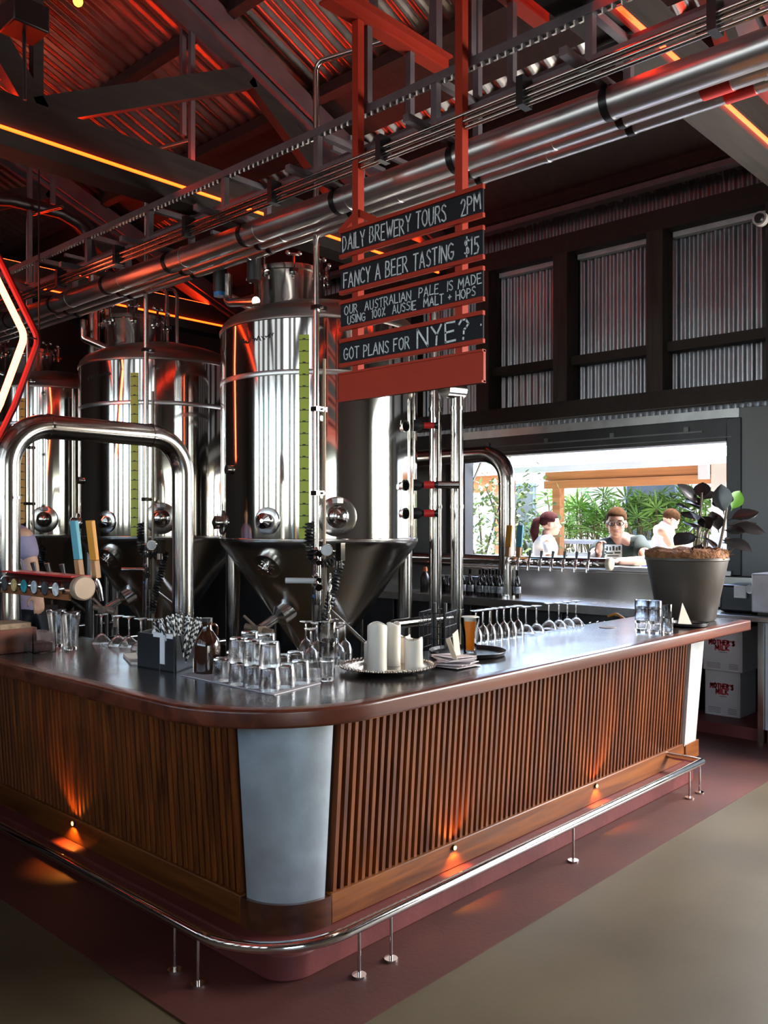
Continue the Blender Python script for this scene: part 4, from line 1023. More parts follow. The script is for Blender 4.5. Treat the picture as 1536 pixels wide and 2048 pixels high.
mid0, mid1 = A_.lerp(B_, .62), D_.lerp(C_, .62); wallbox(w, mid0, mid1, .006, 0, hh)
w.prism([(A_.x, A_.y), (B_.x, B_.y), (C_.x, C_.y), (D_.x, D_.y)], T - 0.0, T + .006)
nb.location = (cx_.x, cx_.y, T)
w2 = MB(); w2.v = [(x, y, z if z > .5 else z + T) for x, y, z in w.v]; w2.f = w.f
w2.build('box_shell', 'black', nb, world=True, smooth=0)
fd = (B_ - A_).normalized(); fn = Vector((fd.y, -fd.x, 0))
pt = MB(); a = A_ + fd * .075 + fn * .003; b2 = A_ + fd * .088 + fn * .003
def quad_slab(mb, p, q_, z0, z1, n, th):
    mb.add([p + Vector((0, 0, z0)), q_ + Vector((0, 0, z0)), q_ + Vector((0, 0, z1)), p + Vector((0, 0, z1))] + [v_ + n * th for v_ in (p + Vector((0, 0, z0)), q_ + Vector((0, 0, z0)), q_ + Vector((0, 0, z1)), p + Vector((0, 0, z1)))],
           [(3, 2, 1, 0), (4, 5, 6, 7), (0, 1, 5, 4), (1, 2, 6, 5), (2, 3, 7, 6), (3, 0, 4, 7)])
L0 = (B_ - A_).length
quad_slab(pt, A_ + fd * (L0 * .62), A_ + fd * (L0 * .74), .03, .155, fn, .003); quad_slab(pt, A_ + fd * (L0 * .45), A_ + fd * (L0 * .95), .145, .165, fn, .004)
sl_ = pt.build('paper_slip', 'white', nb, world=True, smooth=0)
w = MB(); w.ball(A_ + fd * (L0 * .4) + Vector((0, 0, hh + .005)) - fn * .02, (.018, .018, .02), 10); w.build('paper_slip', 'white', nb, world=True)
# striped straws
M['straw'] = None
m, nt, b = nodes_of('striped_straw'); N, L = nt.nodes, nt.links
tc = N.new('ShaderNodeTexCoord'); wv = N.new('ShaderNodeTexWave'); wv.wave_type = 'BANDS'; wv.bands_direction = 'DIAGONAL'; wv.inputs['Scale'].default_value = 26
rp = N.new('ShaderNodeValToRGB'); rp.color_ramp.interpolation = 'CONSTANT'; rp.color_ramp.elements[0].color = (.015, .015, .015, 1); rp.color_ramp.elements[1].position = .5; rp.color_ramp.elements[1].color = (.75, .75, .74, 1)
L.new(tc.outputs['Object'], wv.inputs[0]); L.new(wv.outputs['Fac'], rp.inputs[0]); L.new(rp.outputs[0], b.inputs['Base Color']); setp(b, Roughness=.6)
M['straw'] = m
rnd = random.Random(8)
ctr = (mid0 + mid1) / 2; ctr = (B_ + C_) / 2 * .6 + (mid0 + mid1) / 2 * .4
for i in range(64):
    a = rnd.uniform(0, 6.28); r0 = math.sqrt(rnd.random())
    dx, dy = math.cos(a) * r0, math.sin(a) * r0
    b0 = ctr + Vector((dx * .028, dy * .028, T * 0 + .012)); b0.z = T + .012
    tp = b0 + Vector((dx * .085, dy * .085, .225 - .03 * r0 * r0 + rnd.uniform(-.012, .012)))
    s = MB().tube([b0, tp], .0042, 7).build('drinking_straw', 'straw', None)
    tag(s, 'black and white striped paper straw standing in the black caddy', 'straw', 'striped straws in the caddy')
# card beside the box
q0, q1, q2, q3 = on(246, 1312), on(262, 1329), on(280, 1330), on(272, 1310)
cd_ = MB(); cd_.prism([(q.x, q.y) for q in (q0, q1, q2, q3)], T, T + .012)
tag(cd_.build('card_stack', mat('cream_card', (.72, .66, .56), .8), smooth=0), 'small stack of cream cards lying against the black caddy', 'card')
# brown jug
q = on(411, 1349, TZ - .004); q += FW * .035 ; jug = thing('brown_jug', 'dark brown glass beer jug between the caddy and the tumblers', 'jug', (q.x, q.y, T))
MB().lathe([(1e-5, 0), (.05, 0), (.056, .006), (.057, .12), (.052, .145), (.03, .175), (.022, .19), (.021, .21), (.024, .212), (.024, .222), (.018, .224), (.016, .2), (1e-5, .19)], (0, 0, 0), 32).build('jug_body', mat('brown_glass', (.035, .012, .005), .08, 0, .2, 8, spec=.8), jug)
MB().tube(rounded([(.018, 0, .205), (.055, 0, .21), (.05, 0, .16)], .02), .006, 8).build('jug_handle', mat('brown_glass_handle', (.05, .018, .008), .1), jug)
MB().tube([(0, 0, .222), (0, 0, .238)], .024, 18).build('jug_cap', 'black', jug)
# tall glasses with straws
tall = [(1e-5, 0), (.028, 0), (.030, .004), (.033, .06), (.037, .16), (.0365, .162), (.0345, .16), (.0305, .06), (.027, .016), (1e-5, .014)]
tp_ = ring_mesh(tall, 28).build('tall_glass', 'glass', smooth=50); tp_.location = on(655, 1361)
tp_.scale = (.95, .95, 1.0); tag(tp_, 'tall upright glass in front of the copper-lit stem glasses, holding a twisted spoon', 'glass', 'tall glasses')
c = copy_tree(tp_, on(655, 1361) + Vector((0, 0, .08)), 'tall glass nested upright in the front tall glass', 'tall glasses'); c.scale = (1.04, 1.04, 1.0)
q = on(655, 1361); e = q + Vector((0, 0, .44)) + RT * .012
spm = MB(); spm.tube([q + Vector((.0, 0, .10)), e], .004, 8)
for i in range(40):
    z = .18 + i * .006; a = i * .9; spm.ball(q.lerp(e, z / .44) + Vector((math.cos(a) * .003, math.sin(a) * .003, 0)), .0045, 6)
tag(spm.build('bar_spoon', 'silver'), 'twisted metal bar spoon standing in the tall glasses', 'spoon')
# candle plate
q = on(775, 1341); PL = thing('silver_plate', 'round silver plate with beaded rim carrying white candles', 'plate', q)
MB().lathe([(1e-5, .004), (.11, .004), (.13, .006), (.15, .014), (.205, .022), (.21, .024), (.205, .026), (.15, .019), (.13, .011), (.11, .009), (1e-5, .009)], (0, 0, 0), 56).build('plate_dish', 'silver', PL)
bd = MB()
for i in range(60):
    a = 2 * math.pi * i / 60; bd.ball((.206 * math.cos(a), .206 * math.sin(a), .026), .0075, 8)
bd.build('beaded_rim', 'silver', PL)
PZ = q.z + .0095
def candle(u, v, r, h, label):
    c = thing('pillar_candle', label, 'candle', P(u, v, Z=PZ), 'candles on the silver plate')
    rn = random.Random(int(u)); 
    mb = MB(); prof = [(1e-5, 0), (r * 1.03, 0), (r, .012), (r * .985, h * .5), (r, h - .012), (r * .97, h - .002), (r * .82, h), (r * .7, h - .008), (1e-5, h - .012)]
    mb.lathe(prof, (0, 0, 0), 28)
    vs = []
    for (x, y, z) in mb.v:
        a = math.atan2(y, x); k_ = 1 + .02 * math.sin(3 * a + z * 22 + u); vs.append((x * k_, y * k_, z + (.007 * math.sin(2 * a + u) if z > h * .8 else 0)))
    mb.v = vs; mb.build('wax', 'candle', c, smooth=60)
    MB().tube([(0, 0, h - .014), (.001, .001, h + .004)], .0016, 6).build('wick', 'ink', c)
    return c
candle(754, 1343, .043, .205, 'tallest white pillar candle at the front left of the plate')
candle(787, 1331, .032, .19, 'tall tapering candle right behind the tallest one')
candle(827, 1338, .041, .135, 'short wide white candle at the right of the plate')
candle(741, 1328, .03, .10, 'low candle peeking out left of the tallest one')
candle(808, 1326, .03, .125, 'low brownish candle between the tapering and the short wide ones')
candle(770, 1322, .03, .14, 'candle hidden at the back of the silver plate')
wx = MB(); rn = random.Random(2); q = P(797, 1345, Z=PZ)
pts = [(q.x + RT.x * .07 * math.cos(a) * (1 + .15 * math.sin(3 * a)) + FW.x * .02 * math.sin(a), q.y + RT.y * .07 * math.cos(a) * (1 + .15 * math.sin(3 * a)) + FW.y * .02 * math.sin(a)) for a in [i * math.pi / 12 for i in range(24)]]
wx.prism(pts, PZ, PZ + .008); tag(wx.build('melted_wax', 'candle', smooth=50, bevel=.003), 'flat pool of melted white wax at the front of the silver plate', 'wax')
# black round tray with the beer, napkin fan with cards
def tray(u, v, r, label):
    q = on(u, v); t = thing('serving_tray', label, 'tray', q)
    MB().lathe([(1e-5, .002), (r * .9, .002), (r * .96, .006), (r, .022), (r * .995, .024), (r * .95, .009), (r * .88, .006), (1e-5, .006)], (0, 0, 0), 48).build('tray_dish', 'black', t)
    return q
q = tray(935, 1309, .19, 'round black serving tray under the amber beer')
bz = q.z + .0068
b0 = P(940, 1305, Z=bz); be = thing('beer_glass', 'full glass of amber beer with a thin foam head on the black tray', 'glass', b0)
bp2 = [(1e-5, 0), (.030, 0), (.032, .004), (.033, .05), (.037, .10), (.047, .15), (.0475, .175), (.0460, .1755), (.0455, .15), (.0355, .10), (.0315, .05), (.0305, .014), (1e-5, .012)]
MB().lathe(bp2, (0, 0, 0), 32).build('glass_body', 'thinglass', be, smooth=50)
MB().lathe([(1e-5, .0125), (.0300, .0145), (.0310, .05), (.035, .10), (.045, .15), (.0453, .158), (1e-5, .158)], (0, 0, 0), 32).build('beer', 'beer', be, smooth=50)
MB().lathe([(1e-5, .1585), (.0452, .1585), (.0455, .174), (.042, .179), (1e-5, .181)], (0, 0, 0), 32).build('foam_head', 'foam', be, smooth=50)
q = on(908, 1332); nf = MB(); rnd = random.Random(4)
for lay in range(9):
    a0 = lay * 10.5; z = .002 + lay * .0045; r = .105 - lay * .002
    pts = []
    for i in range(4):
        a = R_(a0 + i * 90 + 45); pts.append((q.x + r * math.cos(a) * 1.15, q.y + r * math.sin(a) * 1.15))
    vs = [(x, y, T + z + rnd.uniform(-.001, .012)) for x, y in pts]; c_ = (q.x, q.y, T + z)
    vs2 = [(x, y, z_ + .0035) for x, y, z_ in vs]; 
    nf.add(vs + [c_] + vs2 + [(c_[0], c_[1], c_[2] + .0035)], [(1, 0, 4), (2, 1, 4), (3, 2, 4), (0, 3, 4), (5, 6, 9), (6, 7, 9), (7, 8, 9), (8, 5, 9), (0, 1, 6, 5), (1, 2, 7, 6), (2, 3, 8, 7), (3, 0, 5, 8)])
tag(nf.build('napkin_fan', 'napkin', smooth=0), 'fanned pile of pale pink paper napkins in front of the beer', 'napkins')
def card(u0, v0, u1, v1, h, lean, lb):
    a, b_ = P(u0, v0, Z=T + .045), P(u1, v1, Z=T + .045); n = (b_ - a).cross(Vector((0, 0, 1))).normalized()
    mb = MB(); up = Vector((0, 0, h)) + RT * lean
    vs = [a, b_, b_ + up * 1.0, a + up * .86]; mb.add(vs + [v_ + n * .003 for v_ in vs], [(3, 2, 1, 0), (4, 5, 6, 7), (0, 1, 5, 4), (1, 2, 6, 5), (2, 3, 7, 6), (3, 0, 4, 7)])
    tag(mb.build('table_card', mat('tan_card', (.66, .53, .38), .8), smooth=0), lb, 'card', 'cards in the napkin pile')
card(906, 1318, 916, 1320, .10, -.035, 'tan card leaning left out of the napkin pile'); card(909, 1312, 920, 1309, .115, -.012, 'taller tan card standing upright out of the napkin pile')
# black wire cutlery rack behind
q = on(876, 1296); wr_ = thing('wire_rack', 'black wire rack of bar tools standing behind the tray', 'rack', q)
w = MB(); hw, hd, H = .09, .07, .19
for z in (.003, .06, .12, H): w.tube([(-hw, -hd, z), (hw, -hd, z), (hw, hd, z), (-hw, hd, z), (-hw, -hd, z)], .0028, 6)
for i in range(9):
    x = -hw + 2 * hw * i / 8
    for y in (-hd, hd): w.tube([(x, y, .003), (x, y, H)], .0022, 5)
for i in range(7):
    y = -hd + 2 * hd * i / 6
    for x in (-hw, hw): w.tube([(x, y, .003), (x, y, H)], .0022, 5)
w.build('wire_frame', 'black', wr_); wr_.rotation_euler = (0, 0, R_(20))
for i, (x, y, h) in enumerate(((-.05, 0, .24), (-.01, .02, .22), (.05, -.02, .23), (.03, .03, .2))):
    MB().tube([(x, y, .004), (x * 1.1, y, h)], .011, 10).build('tool_handle', 'black', wr_)
# tumblers near the plant
upr = ring_mesh([(1e-5, 0), (.034, 0), (.036, .004), (.040, .10), (.039, .102), (.0375, .10), (.0335, .012), (1e-5, .010)], 28).build('water_glass', 'glass', smooth=50)
upr.location = on(1283, 1262); upr.scale = (1.0, 1.0, 1.35); tag(upr, 'stack of upright water tumblers leftmost before the plant pot', 'glass', 'water glasses by the plant')
for (u, v, s, lb) in ((1283, 1262, .05, 'upper tumbler nested in the leftmost water glass by the plant'), (1310, 1264, 0, 'upright water tumbler in the middle before the plant pot'), (1310, 1264, .05, 'upper tumbler nested in the middle water glass by the plant'), (1332, 1252, 0, 'upright water tumbler at the back, against the plant pot'), (1336, 1266, 0, 'lone upright water tumbler at the right of the group')):
    c = copy_tree(upr, on(u, v) + Vector((0, 0, s)), lb, 'water glasses by the plant')
    if s: c.scale = (1.02, 1.02, 1.35)
    elif u == 1336: c.scale = (.8, .8, .9)
q = tray(1376, 1252, .12, 'small dark tray with a folded napkin beside the plant pot')
pf = MB(); q = P(1362, 1250, Z=q.z + .0068)
pf.add([(q.x - .05, q.y, q.z), (q.x + .05, q.y - .05, q.z), (q.x + .05, q.y + .05, q.z), (q.x + .02, q.y, q.z + .14)], [(0, 2, 1), (0, 1, 3), (1, 2, 3), (2, 0, 3)])
tag(pf.build('folded_napkin', mat('cream_napkin', (.62, .5, .40), .8), smooth=0), 'cream napkin folded into a peak on the small dark tray', 'napkin')
cr = on(1215, 1255); 
tag(MB().lathe([(1e-5, 0), (.05, 0), (.05, .004), (1e-5, .004)], cr, 24).build('drink_coaster', mat('coaster', (.35, .3, .28), .8)), 'flat round coaster lying on the shiny right bar top', 'coaster')

# ------------------------------------------------------------------ potted rubber plant
pc = P(1376, 1243, Z=T); pc = P(1376, 1240, Z=T) + FW * .03
plant = thing('potted_rubber_plant', 'dark-leaved rubber plant in a big dark tapered pot on the end of the bar', 'plant', pc)
M['pot'] = mat('dark_pot', (.06, .049, .04), .45, 0, .12, 5, .05, 30)
MB().lathe([(1e-5, 0), (.175, 0), (.185, .01), (.265, .40), (.272, .405), (.272, .42), (.25, .42), (.245, .40), (1e-5, .38)], (0, 0, 0), 48).build('pot', 'pot', plant)
co = MB(); co.lathe([(.24, .385), (.27, .425), (.265, .455), (.2, .475), (.1, .46), (1e-5, .45)], (0, 0, 0), 36)
rnd = random.Random(6); co.v = [(x + rnd.uniform(-.012, .012), y + rnd.uniform(-.012, .012), z + rnd.uniform(-.012, .018)) for x, y, z in co.v]
soil = co.build('coir_mulch', mat('coir', (.24, .10, .04), .9, 0, .5, 30, .8, 60), plant)
ff = MB()
for i in range(420):
    a = rnd.uniform(0, 6.28); r = rnd.uniform(.12, .275); p = Vector((r * math.cos(a), r * math.sin(a), .43 + .03 * rnd.random())); d = Vector((rnd.uniform(-1, 1), rnd.uniform(-1, 1), rnd.uniform(0, .8))).normalized() * rnd.uniform(.02, .05)
    ff.tube([p, p + d], .0016, 4)
ff.build('coir_fibre', mat('coir_fibre', (.34, .15, .06), .9), soil)
M['leaf'] = mat('rubber_leaf', (.017, .013, .013), .26, 0, .25, 6, .05, 20, spec=.6)
M['leafgreen'] = mat('young_leaf', (.10, .26, .02), .35, 0, .15, 6)
M['stem'] = mat('plant_stem', (.16, .12, .08), .6)
def leaf_mb(root, tip, width, nrm, droop=.12):
    root, tip = Vector(root), Vector(tip); ax = tip - root; Ln = ax.length; ax.normalize()
    nrm = (nrm - ax * nrm.dot(ax)).normalized(); sd = ax.cross(nrm)
    prof = [(0, .03), (.12, .06), (.2, .35), (.32, .72), (.48, 1.0), (.64, .98), (.78, .78), (.9, .42), (.97, .14), (1, .01)]
    vs = []; fs = []
    for t_, w_ in prof:
        c = root + ax * (t_ * Ln) - nrm * (droop * Ln * (t_ - .2) ** 2)
        for k_, lift in ((-1, .16), (-.5, .05), (0, 0), (.5, .05), (1, .16)):
            vs.append(c + sd * (k_ * w_ * width / 2) + nrm * (lift * w_ * width / 2))
    n = len(vs)
    for i in range(len(prof) - 1):
        for j in range(4): a = i * 5 + j; fs.append((a, a + 1, a + 6, a + 5))
    vs2 = [v_ - nrm * .0025 for v_ in vs]; fs2 = [tuple(x + n for x in f[::-1]) for f in fs]
    rim = []
    for i in range(len(prof) - 1):
        rim += [(i * 5, i * 5 + 5, i * 5 + 5 + n, i * 5 + n), (i * 5 + 4 + n, i * 5 + 9 + n, i * 5 + 9, i * 5 + 4)]
    return MB().add(vs + vs2, fs + fs2 + rim)
D0 = (pc - Vector((0, 0, EYE))).dot(FW)
def pl(u, v, dd=0.0): return P(u, v, t=D0 + dd)
stems = [[pl(1388, 1122), pl(1397, 1060, .02), pl(1402, 1010), pl(1404, 985)], [pl(1432, 1120, -.05), pl(1442, 1080, -.03), pl(1450, 1040), pl(1456, 1000)], [pl(1405, 1124, .05), pl(1412, 1070, .05), pl(1430, 1030, .06)]]
for s in stems: MB().tube(s, [.011, .009, .008, .006][:len(s)], 8).build('stem', 'stem', plant, world=True)
LV = [((1400, 1010), (1358, 966), .10, 0), ((1403, 1000), (1405, 963), .09, .05), ((1404, 1000), (1428, 980), .07, .1), ((1396, 1030), (1354, 1006), .09, -.1), ((1395, 1040), (1362, 1022), .08, .1), ((1392, 1066), (1350, 1086), .11, -.12), ((1396, 1060), (1372, 1040), .09, -.15),
      ((1402, 1050), (1388, 1020), .09, -.2), ((1400, 1030), (1420, 1055), .08, -.15), ((1404, 1085), (1386, 1120), .08, -.1), ((1405, 1070), (1430, 1092), .1, .1), ((1448, 1030), (1442, 968), .105, 0), ((1452, 1020), (1426, 1000), .07, .1),
      ((1456, 1040), (1518, 1020), .09, 0), ((1456, 1050), (1532, 1062), .10, -.08), ((1450, 1060), (1515, 1040), .085, .12), ((1440, 1078), (1505, 1098), .12, -.12), ((1445, 1085), (1480, 1090), .10, .1), ((1438, 1065), (1426, 1020), .09, .12), ((1400, 1020), (1380, 990), .09, .15), ((1450, 1010), (1462, 985), .06, .1), ((1398, 1045), (1376, 1062), .08, .1), ((1400, 1075), (1352, 1070), .08, .05), ((1446, 1060), (1490, 1062), .08, -.1), ((1410, 1040), (1436, 1036), .07, -.1), ((1404, 1015), (1372, 1000), .08, -.1)]
for (r, tp, w, dd) in LV:
    a, b_ = pl(*r), pl(*tp, dd)
    nr = Vector((0, 0, .8)) - FW * .55 + RT * random.uniform(-.4, .4)
    leaf_mb(a, b_, w * 1.22, nr).build('leaf', 'leaf', plant, world=True, smooth=60)
leaf_mb(pl(1462, 1022, .05), pl(1482, 980, .12), .10, -FW + Vector((0, 0, .2))).build('young_leaf', 'leafgreen', plant, world=True, smooth=60)
# ------------------------------------------------------------------ back bench under the window
M['bench'] = mat('bench_steel', (.42, .41, .39), .26, 1.0, .12, 4, .03, 8)
bn = thing('steel_bench', 'long stainless bench with splashback along the wall under the serving window', 'bench', (6.85, 4.8, 0))
MB().bx(6.46, 7.2, 2.95, 7.9, .90, .933).build('bench_top', 'bench', bn, world=True, bevel=.006)
MB().bx(6.44, 6.465, 2.95, 7.9, .86, .933).build('front_lip', 'bench', bn, world=True, bevel=.004)
MB().bx(7.18, 7.24, 2.6, 7.9, .92, 1.172).build('splashback', 'bench', bn, world=True, smooth=0)
MB().bx(6.6, 7.2, 3.0, 7.9, .10, .90).build('cupboard', mat('dark_cupboard', (.03, .028, .028), .5), bn, world=True, smooth=0)
dr = MB()
for y in (3.02, 4.0, 4.98, 5.96): dr.bx(6.56, 6.6, y, y + .94, .14, .86)
dr.build('door', mat('dark_fridge_door', (.045, .043, .043), .3, .3), bn, world=True, bevel=.006)
for y in (3.1, 4.75, 6.4, 7.8): MB().tube([(6.55, y, .0), (6.55, y, .9)], .022, 12).build('leg', 'steel', bn, world=True)
# bottles on the bench
bot = thing('beer_bottle', 'x', 'bottle', (0, 0, .934), 'dark bottles on the back bench')
MB().lathe([(1e-5, 0), (.029, 0), (.031, .004), (.031, .125), (.026, .155), (.014, .185), (.0125, .235), (.014, .237), (.014, .247), (1e-5, .248)], (0, 0, 0), 20).build('bottle_body', mat('dark_bottle', (.012, .009, .008), .08, 0, .2, 6, spec=.8), bot)
MB().lathe([(.0315, .04), (.0318, .041), (.0318, .10), (.0315, .101)], (0, 0, 0), 20).build('bottle_label', mat('pale_label', (.4, .42, .45), .6, 0, .6, 60), bot)
MB().tube([(0, 0, .246), (0, 0, .258)], .0145, 14).build('bottle_cap', 'black', bot)
lbs = ['dark labelled bottle first in the front row left of the steel post', 'dark labelled bottle second in the front row left of the steel post', 'dark labelled bottle third in the front row left of the steel post', 'dark labelled bottle fourth, closest to the steel post',
       'dark bottle in the back row behind the first labelled one', 'dark bottle in the back row behind the second labelled one', 'dark bottle in the back row behind the third labelled one', 'dark bottle just right of the steel post',
       'dark bottle in the middle of the bench behind the upright pipes', 'dark bottle next along, right of the upright pipes']
sp = [(960, 1196), (973, 1195), (986, 1194), (999, 1192), (967, 1188), (980, 1187), (993, 1186), (1035, 1190), (925, 1200), (940, 1199)]
for i, (u, v) in enumerate(sp):
    q = P(u, v, X=6.60 + .12 * (v < 1190) + .1 * (i == 7)); q.z = .9335
    if i == 0: bot.location = q; bot['label'] = lbs[0]
    else: copy_tree(bot, q, lbs[i])
q = P(850, 1193, X=6.66); q.z = .9335; ob = thing('sauce_bottle', 'dark squat bottle with an orange cap on the steel bench', 'bottle', q)
MB().lathe([(1e-5, 0), (.045, 0), (.048, .006), (.048, .14), (.03, .18), (.022, .19), (.022, .205), (1e-5, .206)], (0, 0, 0), 24).build('bottle_body', 'black', ob)
MB().tube([(0, 0, .206), (0, 0, .25)], [.027, .02], 16).build('bottle_cap', mat('orange_cap', (.7, .17, .02), .4), ob)
for i, (u, v) in enumerate(((882, 1196), (897, 1194), (912, 1192), (925, 1189), (940, 1186), (953, 1184))):
    q = P(u, v, X=6.74); q.z = .9335
    if i == 0:
        jr = thing('glass_jar', 'x', 'jar', q, 'jars on the back bench')
        MB().lathe([(1e-5, 0), (.042, 0), (.045, .005), (.045, .12), (.036, .14), (.036, .15), (1e-5, .151)], (0, 0, 0), 20).build('jar_body', mat('dark_jar', (.03, .03, .03), .12, 0, .3, 8, spec=.7), jr)
        MB().tube([(0, 0, .15), (0, 0, .172)], .04, 20).build('jar_lid', mat('jar_lid', (.12, .12, .12), .3, .6), jr)
        j0 = jr
    else: jr = copy_tree(j0, q)
    jr['label'] = ['first squat jar of the row, by the orange-capped bottle', 'second squat jar in the row behind the upright pipes', 'third squat jar in the row on the back bench', 'fourth squat jar in the row on the back bench', 'fifth squat jar in the row on the back bench', 'last squat jar in the row, beside the labelled bottles'][i]
# glass washer arms by the cocktail glasses
t = thing('glass_rinser', 'curved chrome tubes and orange hose of a glass rinser beyond the cocktail glasses', 'rinser', P(1200, 1262, Z=.80))
w = MB()
for i, (u, v) in enumerate(((1180, 1245), (1195, 1243), (1168, 1250))):
    a = P(u, v, t=5.9); w.tube(rounded([a, a + Vector((0, 0, .04)) + RT * -.02, a + RT * .12 + Vector((0, 0, -.06)), a + RT * .2 + Vector((0, 0, -.14))], .02), .008, 8)
w.build('rinser_tubes', 'chrome', t, world=True)
a = P(1215, 1233, t=6.1); MB().tube(rounded([a, a + RT * .06 + Vector((0, 0, .02)), a + RT * .14 + Vector((0, 0, -.03))], .03), .009, 8).build('orange_hose', mat('orange_hose', (.55, .2, .03), .4), t, world=True)
b_ = MB(); c = P(1200, 1290, t=6.0); b_.box((c.x, c.y, .4), (.5, .4, .8)); b_.build('rinser_cabinet', 'blackmetal', t, world=True, smooth=0)
# steel rail at the foot of the tank, behind the candles
a, b2 = P(786, 1249, t=5.6), P(900, 1249, t=6.0); b2.z = a.z
t = thing('low_pipe_rail', 'short horizontal steel pipe low behind the candles', 'pipe', a)
MB().tube([a, b2], .032, 16).build('pipe_run', 'steel', t, world=True)
for q in (a.lerp(b2, .1), a.lerp(b2, .95)): MB().tube([q, Vector((q.x, q.y, 0))], .025, 14).build('pipe_leg', 'steel', t, world=True)
# dark under-bench behind the left bar and grey panel behind the tank
t = thing('inner_worktop', 'low dark worktop behind the left bar under the beer font', 'worktop', (3.2, 5.3, 0))
MB().bx(2.9, 3.5, 4.2, 7.8, .66, .70).build('worktop_slab', 'blackmetal', t, world=True)
MB().bx(2.95, 3.45, 4.25, 7.75, .0, .66).build('worktop_body', 'black', t, world=True)
pnl = MB().bx(WX - .04, WX - .005, 5.85, 6.3, 1.3, 2.42)
for z in (1.42, 2.3): pnl.tube([(WX - .05, 5.92, z), (WX - .04, 5.92, z)], .012, 8)
tag(pnl.build('wall_panel', mat('pale_wall_panel', (.16, .155, .14), .5), smooth=0), 'plain pale panel screwed to the wall behind the upright pipes', 'panel')

# ------------------------------------------------------------------ right hand corner: cabinet, machine, cartons
cab = thing('steel_cabinet', 'grey steel bench cabinet beside the white cartons, standing on a red plinth', 'cabinet', (6.9, 1.9, 0))
MB().bx(6.56, 7.26, 1.15, 2.30, .1, .885).build('cabinet_body', 'galv', cab, world=True, bevel=.004)
MB().bx(6.5, 7.28, 1.1, 2.75, .89, .93).build('cabinet_top', 'bench', cab, world=True, bevel=.005)
MB().bx(6.58, 7.27, 1.0, 2.29, .0, .10).build('plinth', 'kerb', cab, world=True, smooth=0)
MB().bx(6.53, 6.57, 2.30, 2.34, .0, .89).build('leg', 'pipesteel', cab, world=True, smooth=0)
MB().bx(7.2, 7.27, 2.3, 2.74, .05, .89).build('back_panel', 'blackmetal', cab, world=True, smooth=0)
cm = thing('coffee_machine', 'grey boxy coffee machine with a round dial standing on the steel cabinet', 'machine', (6.85, 2.0, .93))
MB().bx(6.62, 7.1, 1.45, 2.42, .95, 1.24).build('machine_body', mat('machine_grey', (.55, .55, .6), .35, .3), cm, world=True, bevel=.012)
MB().bx(6.64, 7.08, 1.5, 2.38, .932, .95).build('machine_feet', 'black', cm, world=True, smooth=0)
MB().bx(6.72, 7.1, 2.42, 2.70, .932, 1.14).build('machine_side', 'black', cm, world=True, bevel=.02)
q = P(1503, 1178, X=6.70); MB().tube([q + Vector((.05, 0, 0)), q + Vector((-.03, 0, 0))], .035, 20).build('machine_dial', 'steel', cm, world=True)
q = P(1482, 1180, X=6.7); MB().bx(6.69, 6.722, q.y - .04, q.y + .05, q.z - .06, q.z + .03).build('machine_screen', mat('pale_plastic', (.7, .72, .75), .3), cm, world=True)
MB().bx(6.75, 7.05, 1.4, 2.3, 1.24, 1.275).build('cup_tray', 'steel', cm, world=True, bevel=.004)
M['carton'] = mat('white_carton', (.55, .51, .51), .75, 0, .06, 6)
M['redink'] = mat('red_print', (.50, .05, .06), .7); M['greyink'] = mat('grey_print', (.25, .22, .22), .7)
def carton(y0, y1, x, z0, z1, lb, flap):
    t = thing('milk_carton', lb, 'carton', (x + .15, (y0 + y1) / 2, z0), 'white cartons under the bench')
    MB().bx(x, x + .33, y0, y1, z0, z1).build('carton_body', 'carton', t, world=True, bevel=.004)
    if flap: MB().bar((x + .01, (y0 + y1) / 2, z1 + .0), (x + .09, (y0 + y1) / 2, z1 + .13), y1 - y0 - .01, .006).build('carton_flap', 'carton', t, world=True, smooth=0)
    W = y1 - y0; H = z1 - z0
    mb = MB()
    for (tx, a, b_, c, d, r) in (("MOTHER'S", .16, .80, .60, .70, .010), ('MILK', .32, .66, .48, .58, .010)):
        st_ = [q for wd in stroke_text(tx, (b_ - a) * W, (d - c) * H, r, .0, 3, .3) for q in wd]
        ribbon(mb, st_, r * .62, lambda px_, py_, q, a=a, c=c: (x - q, y1 - a * W - px_, z0 + c * H + py_))
    mb.build('carton_lettering', 'redink', t, world=True, smooth=0)
    fm = MB(); rn = random.Random(9)
    for i in range(4):
        fm.bx(x - .001, x - .0004, y1 - W * (.1 + .35), y1 - W * .1, z0 + H * (.06 + i * .035), z0 + H * (.075 + i * .035))
        fm.bx(x - .001, x - .0004, y1 - W * .9, y1 - W * .66, z0 + H * (.06 + i * .035), z0 + H * (.075 + i * .035))
    fm.bx(x - .001, x - .0004, y1 - W * .62, y1 - W * .42, z0 + H * .42, z0 + H * .44)
    fm.build('fine_print', 'greyink', t, world=True, smooth=0)
lo = P(1410, 1434, X=6.85); hi = P(1478, 1442, X=6.85)
carton(hi.y - .01, lo.y, 6.85, .095, .455, 'lower white carton printed in red, in the stack under the bench', False)
carton(hi.y - .045, lo.y - .005, 6.80, .457, .80, 'upper white carton printed in red, topmost in the stack under the bench', True)
tag(MB().bx(6.6, 7.25, 2.36, 2.95, .0, .094).build('low_plinth', 'kerb', smooth=0), 'low dark red painted plinth under the white cartons', 'plinth')
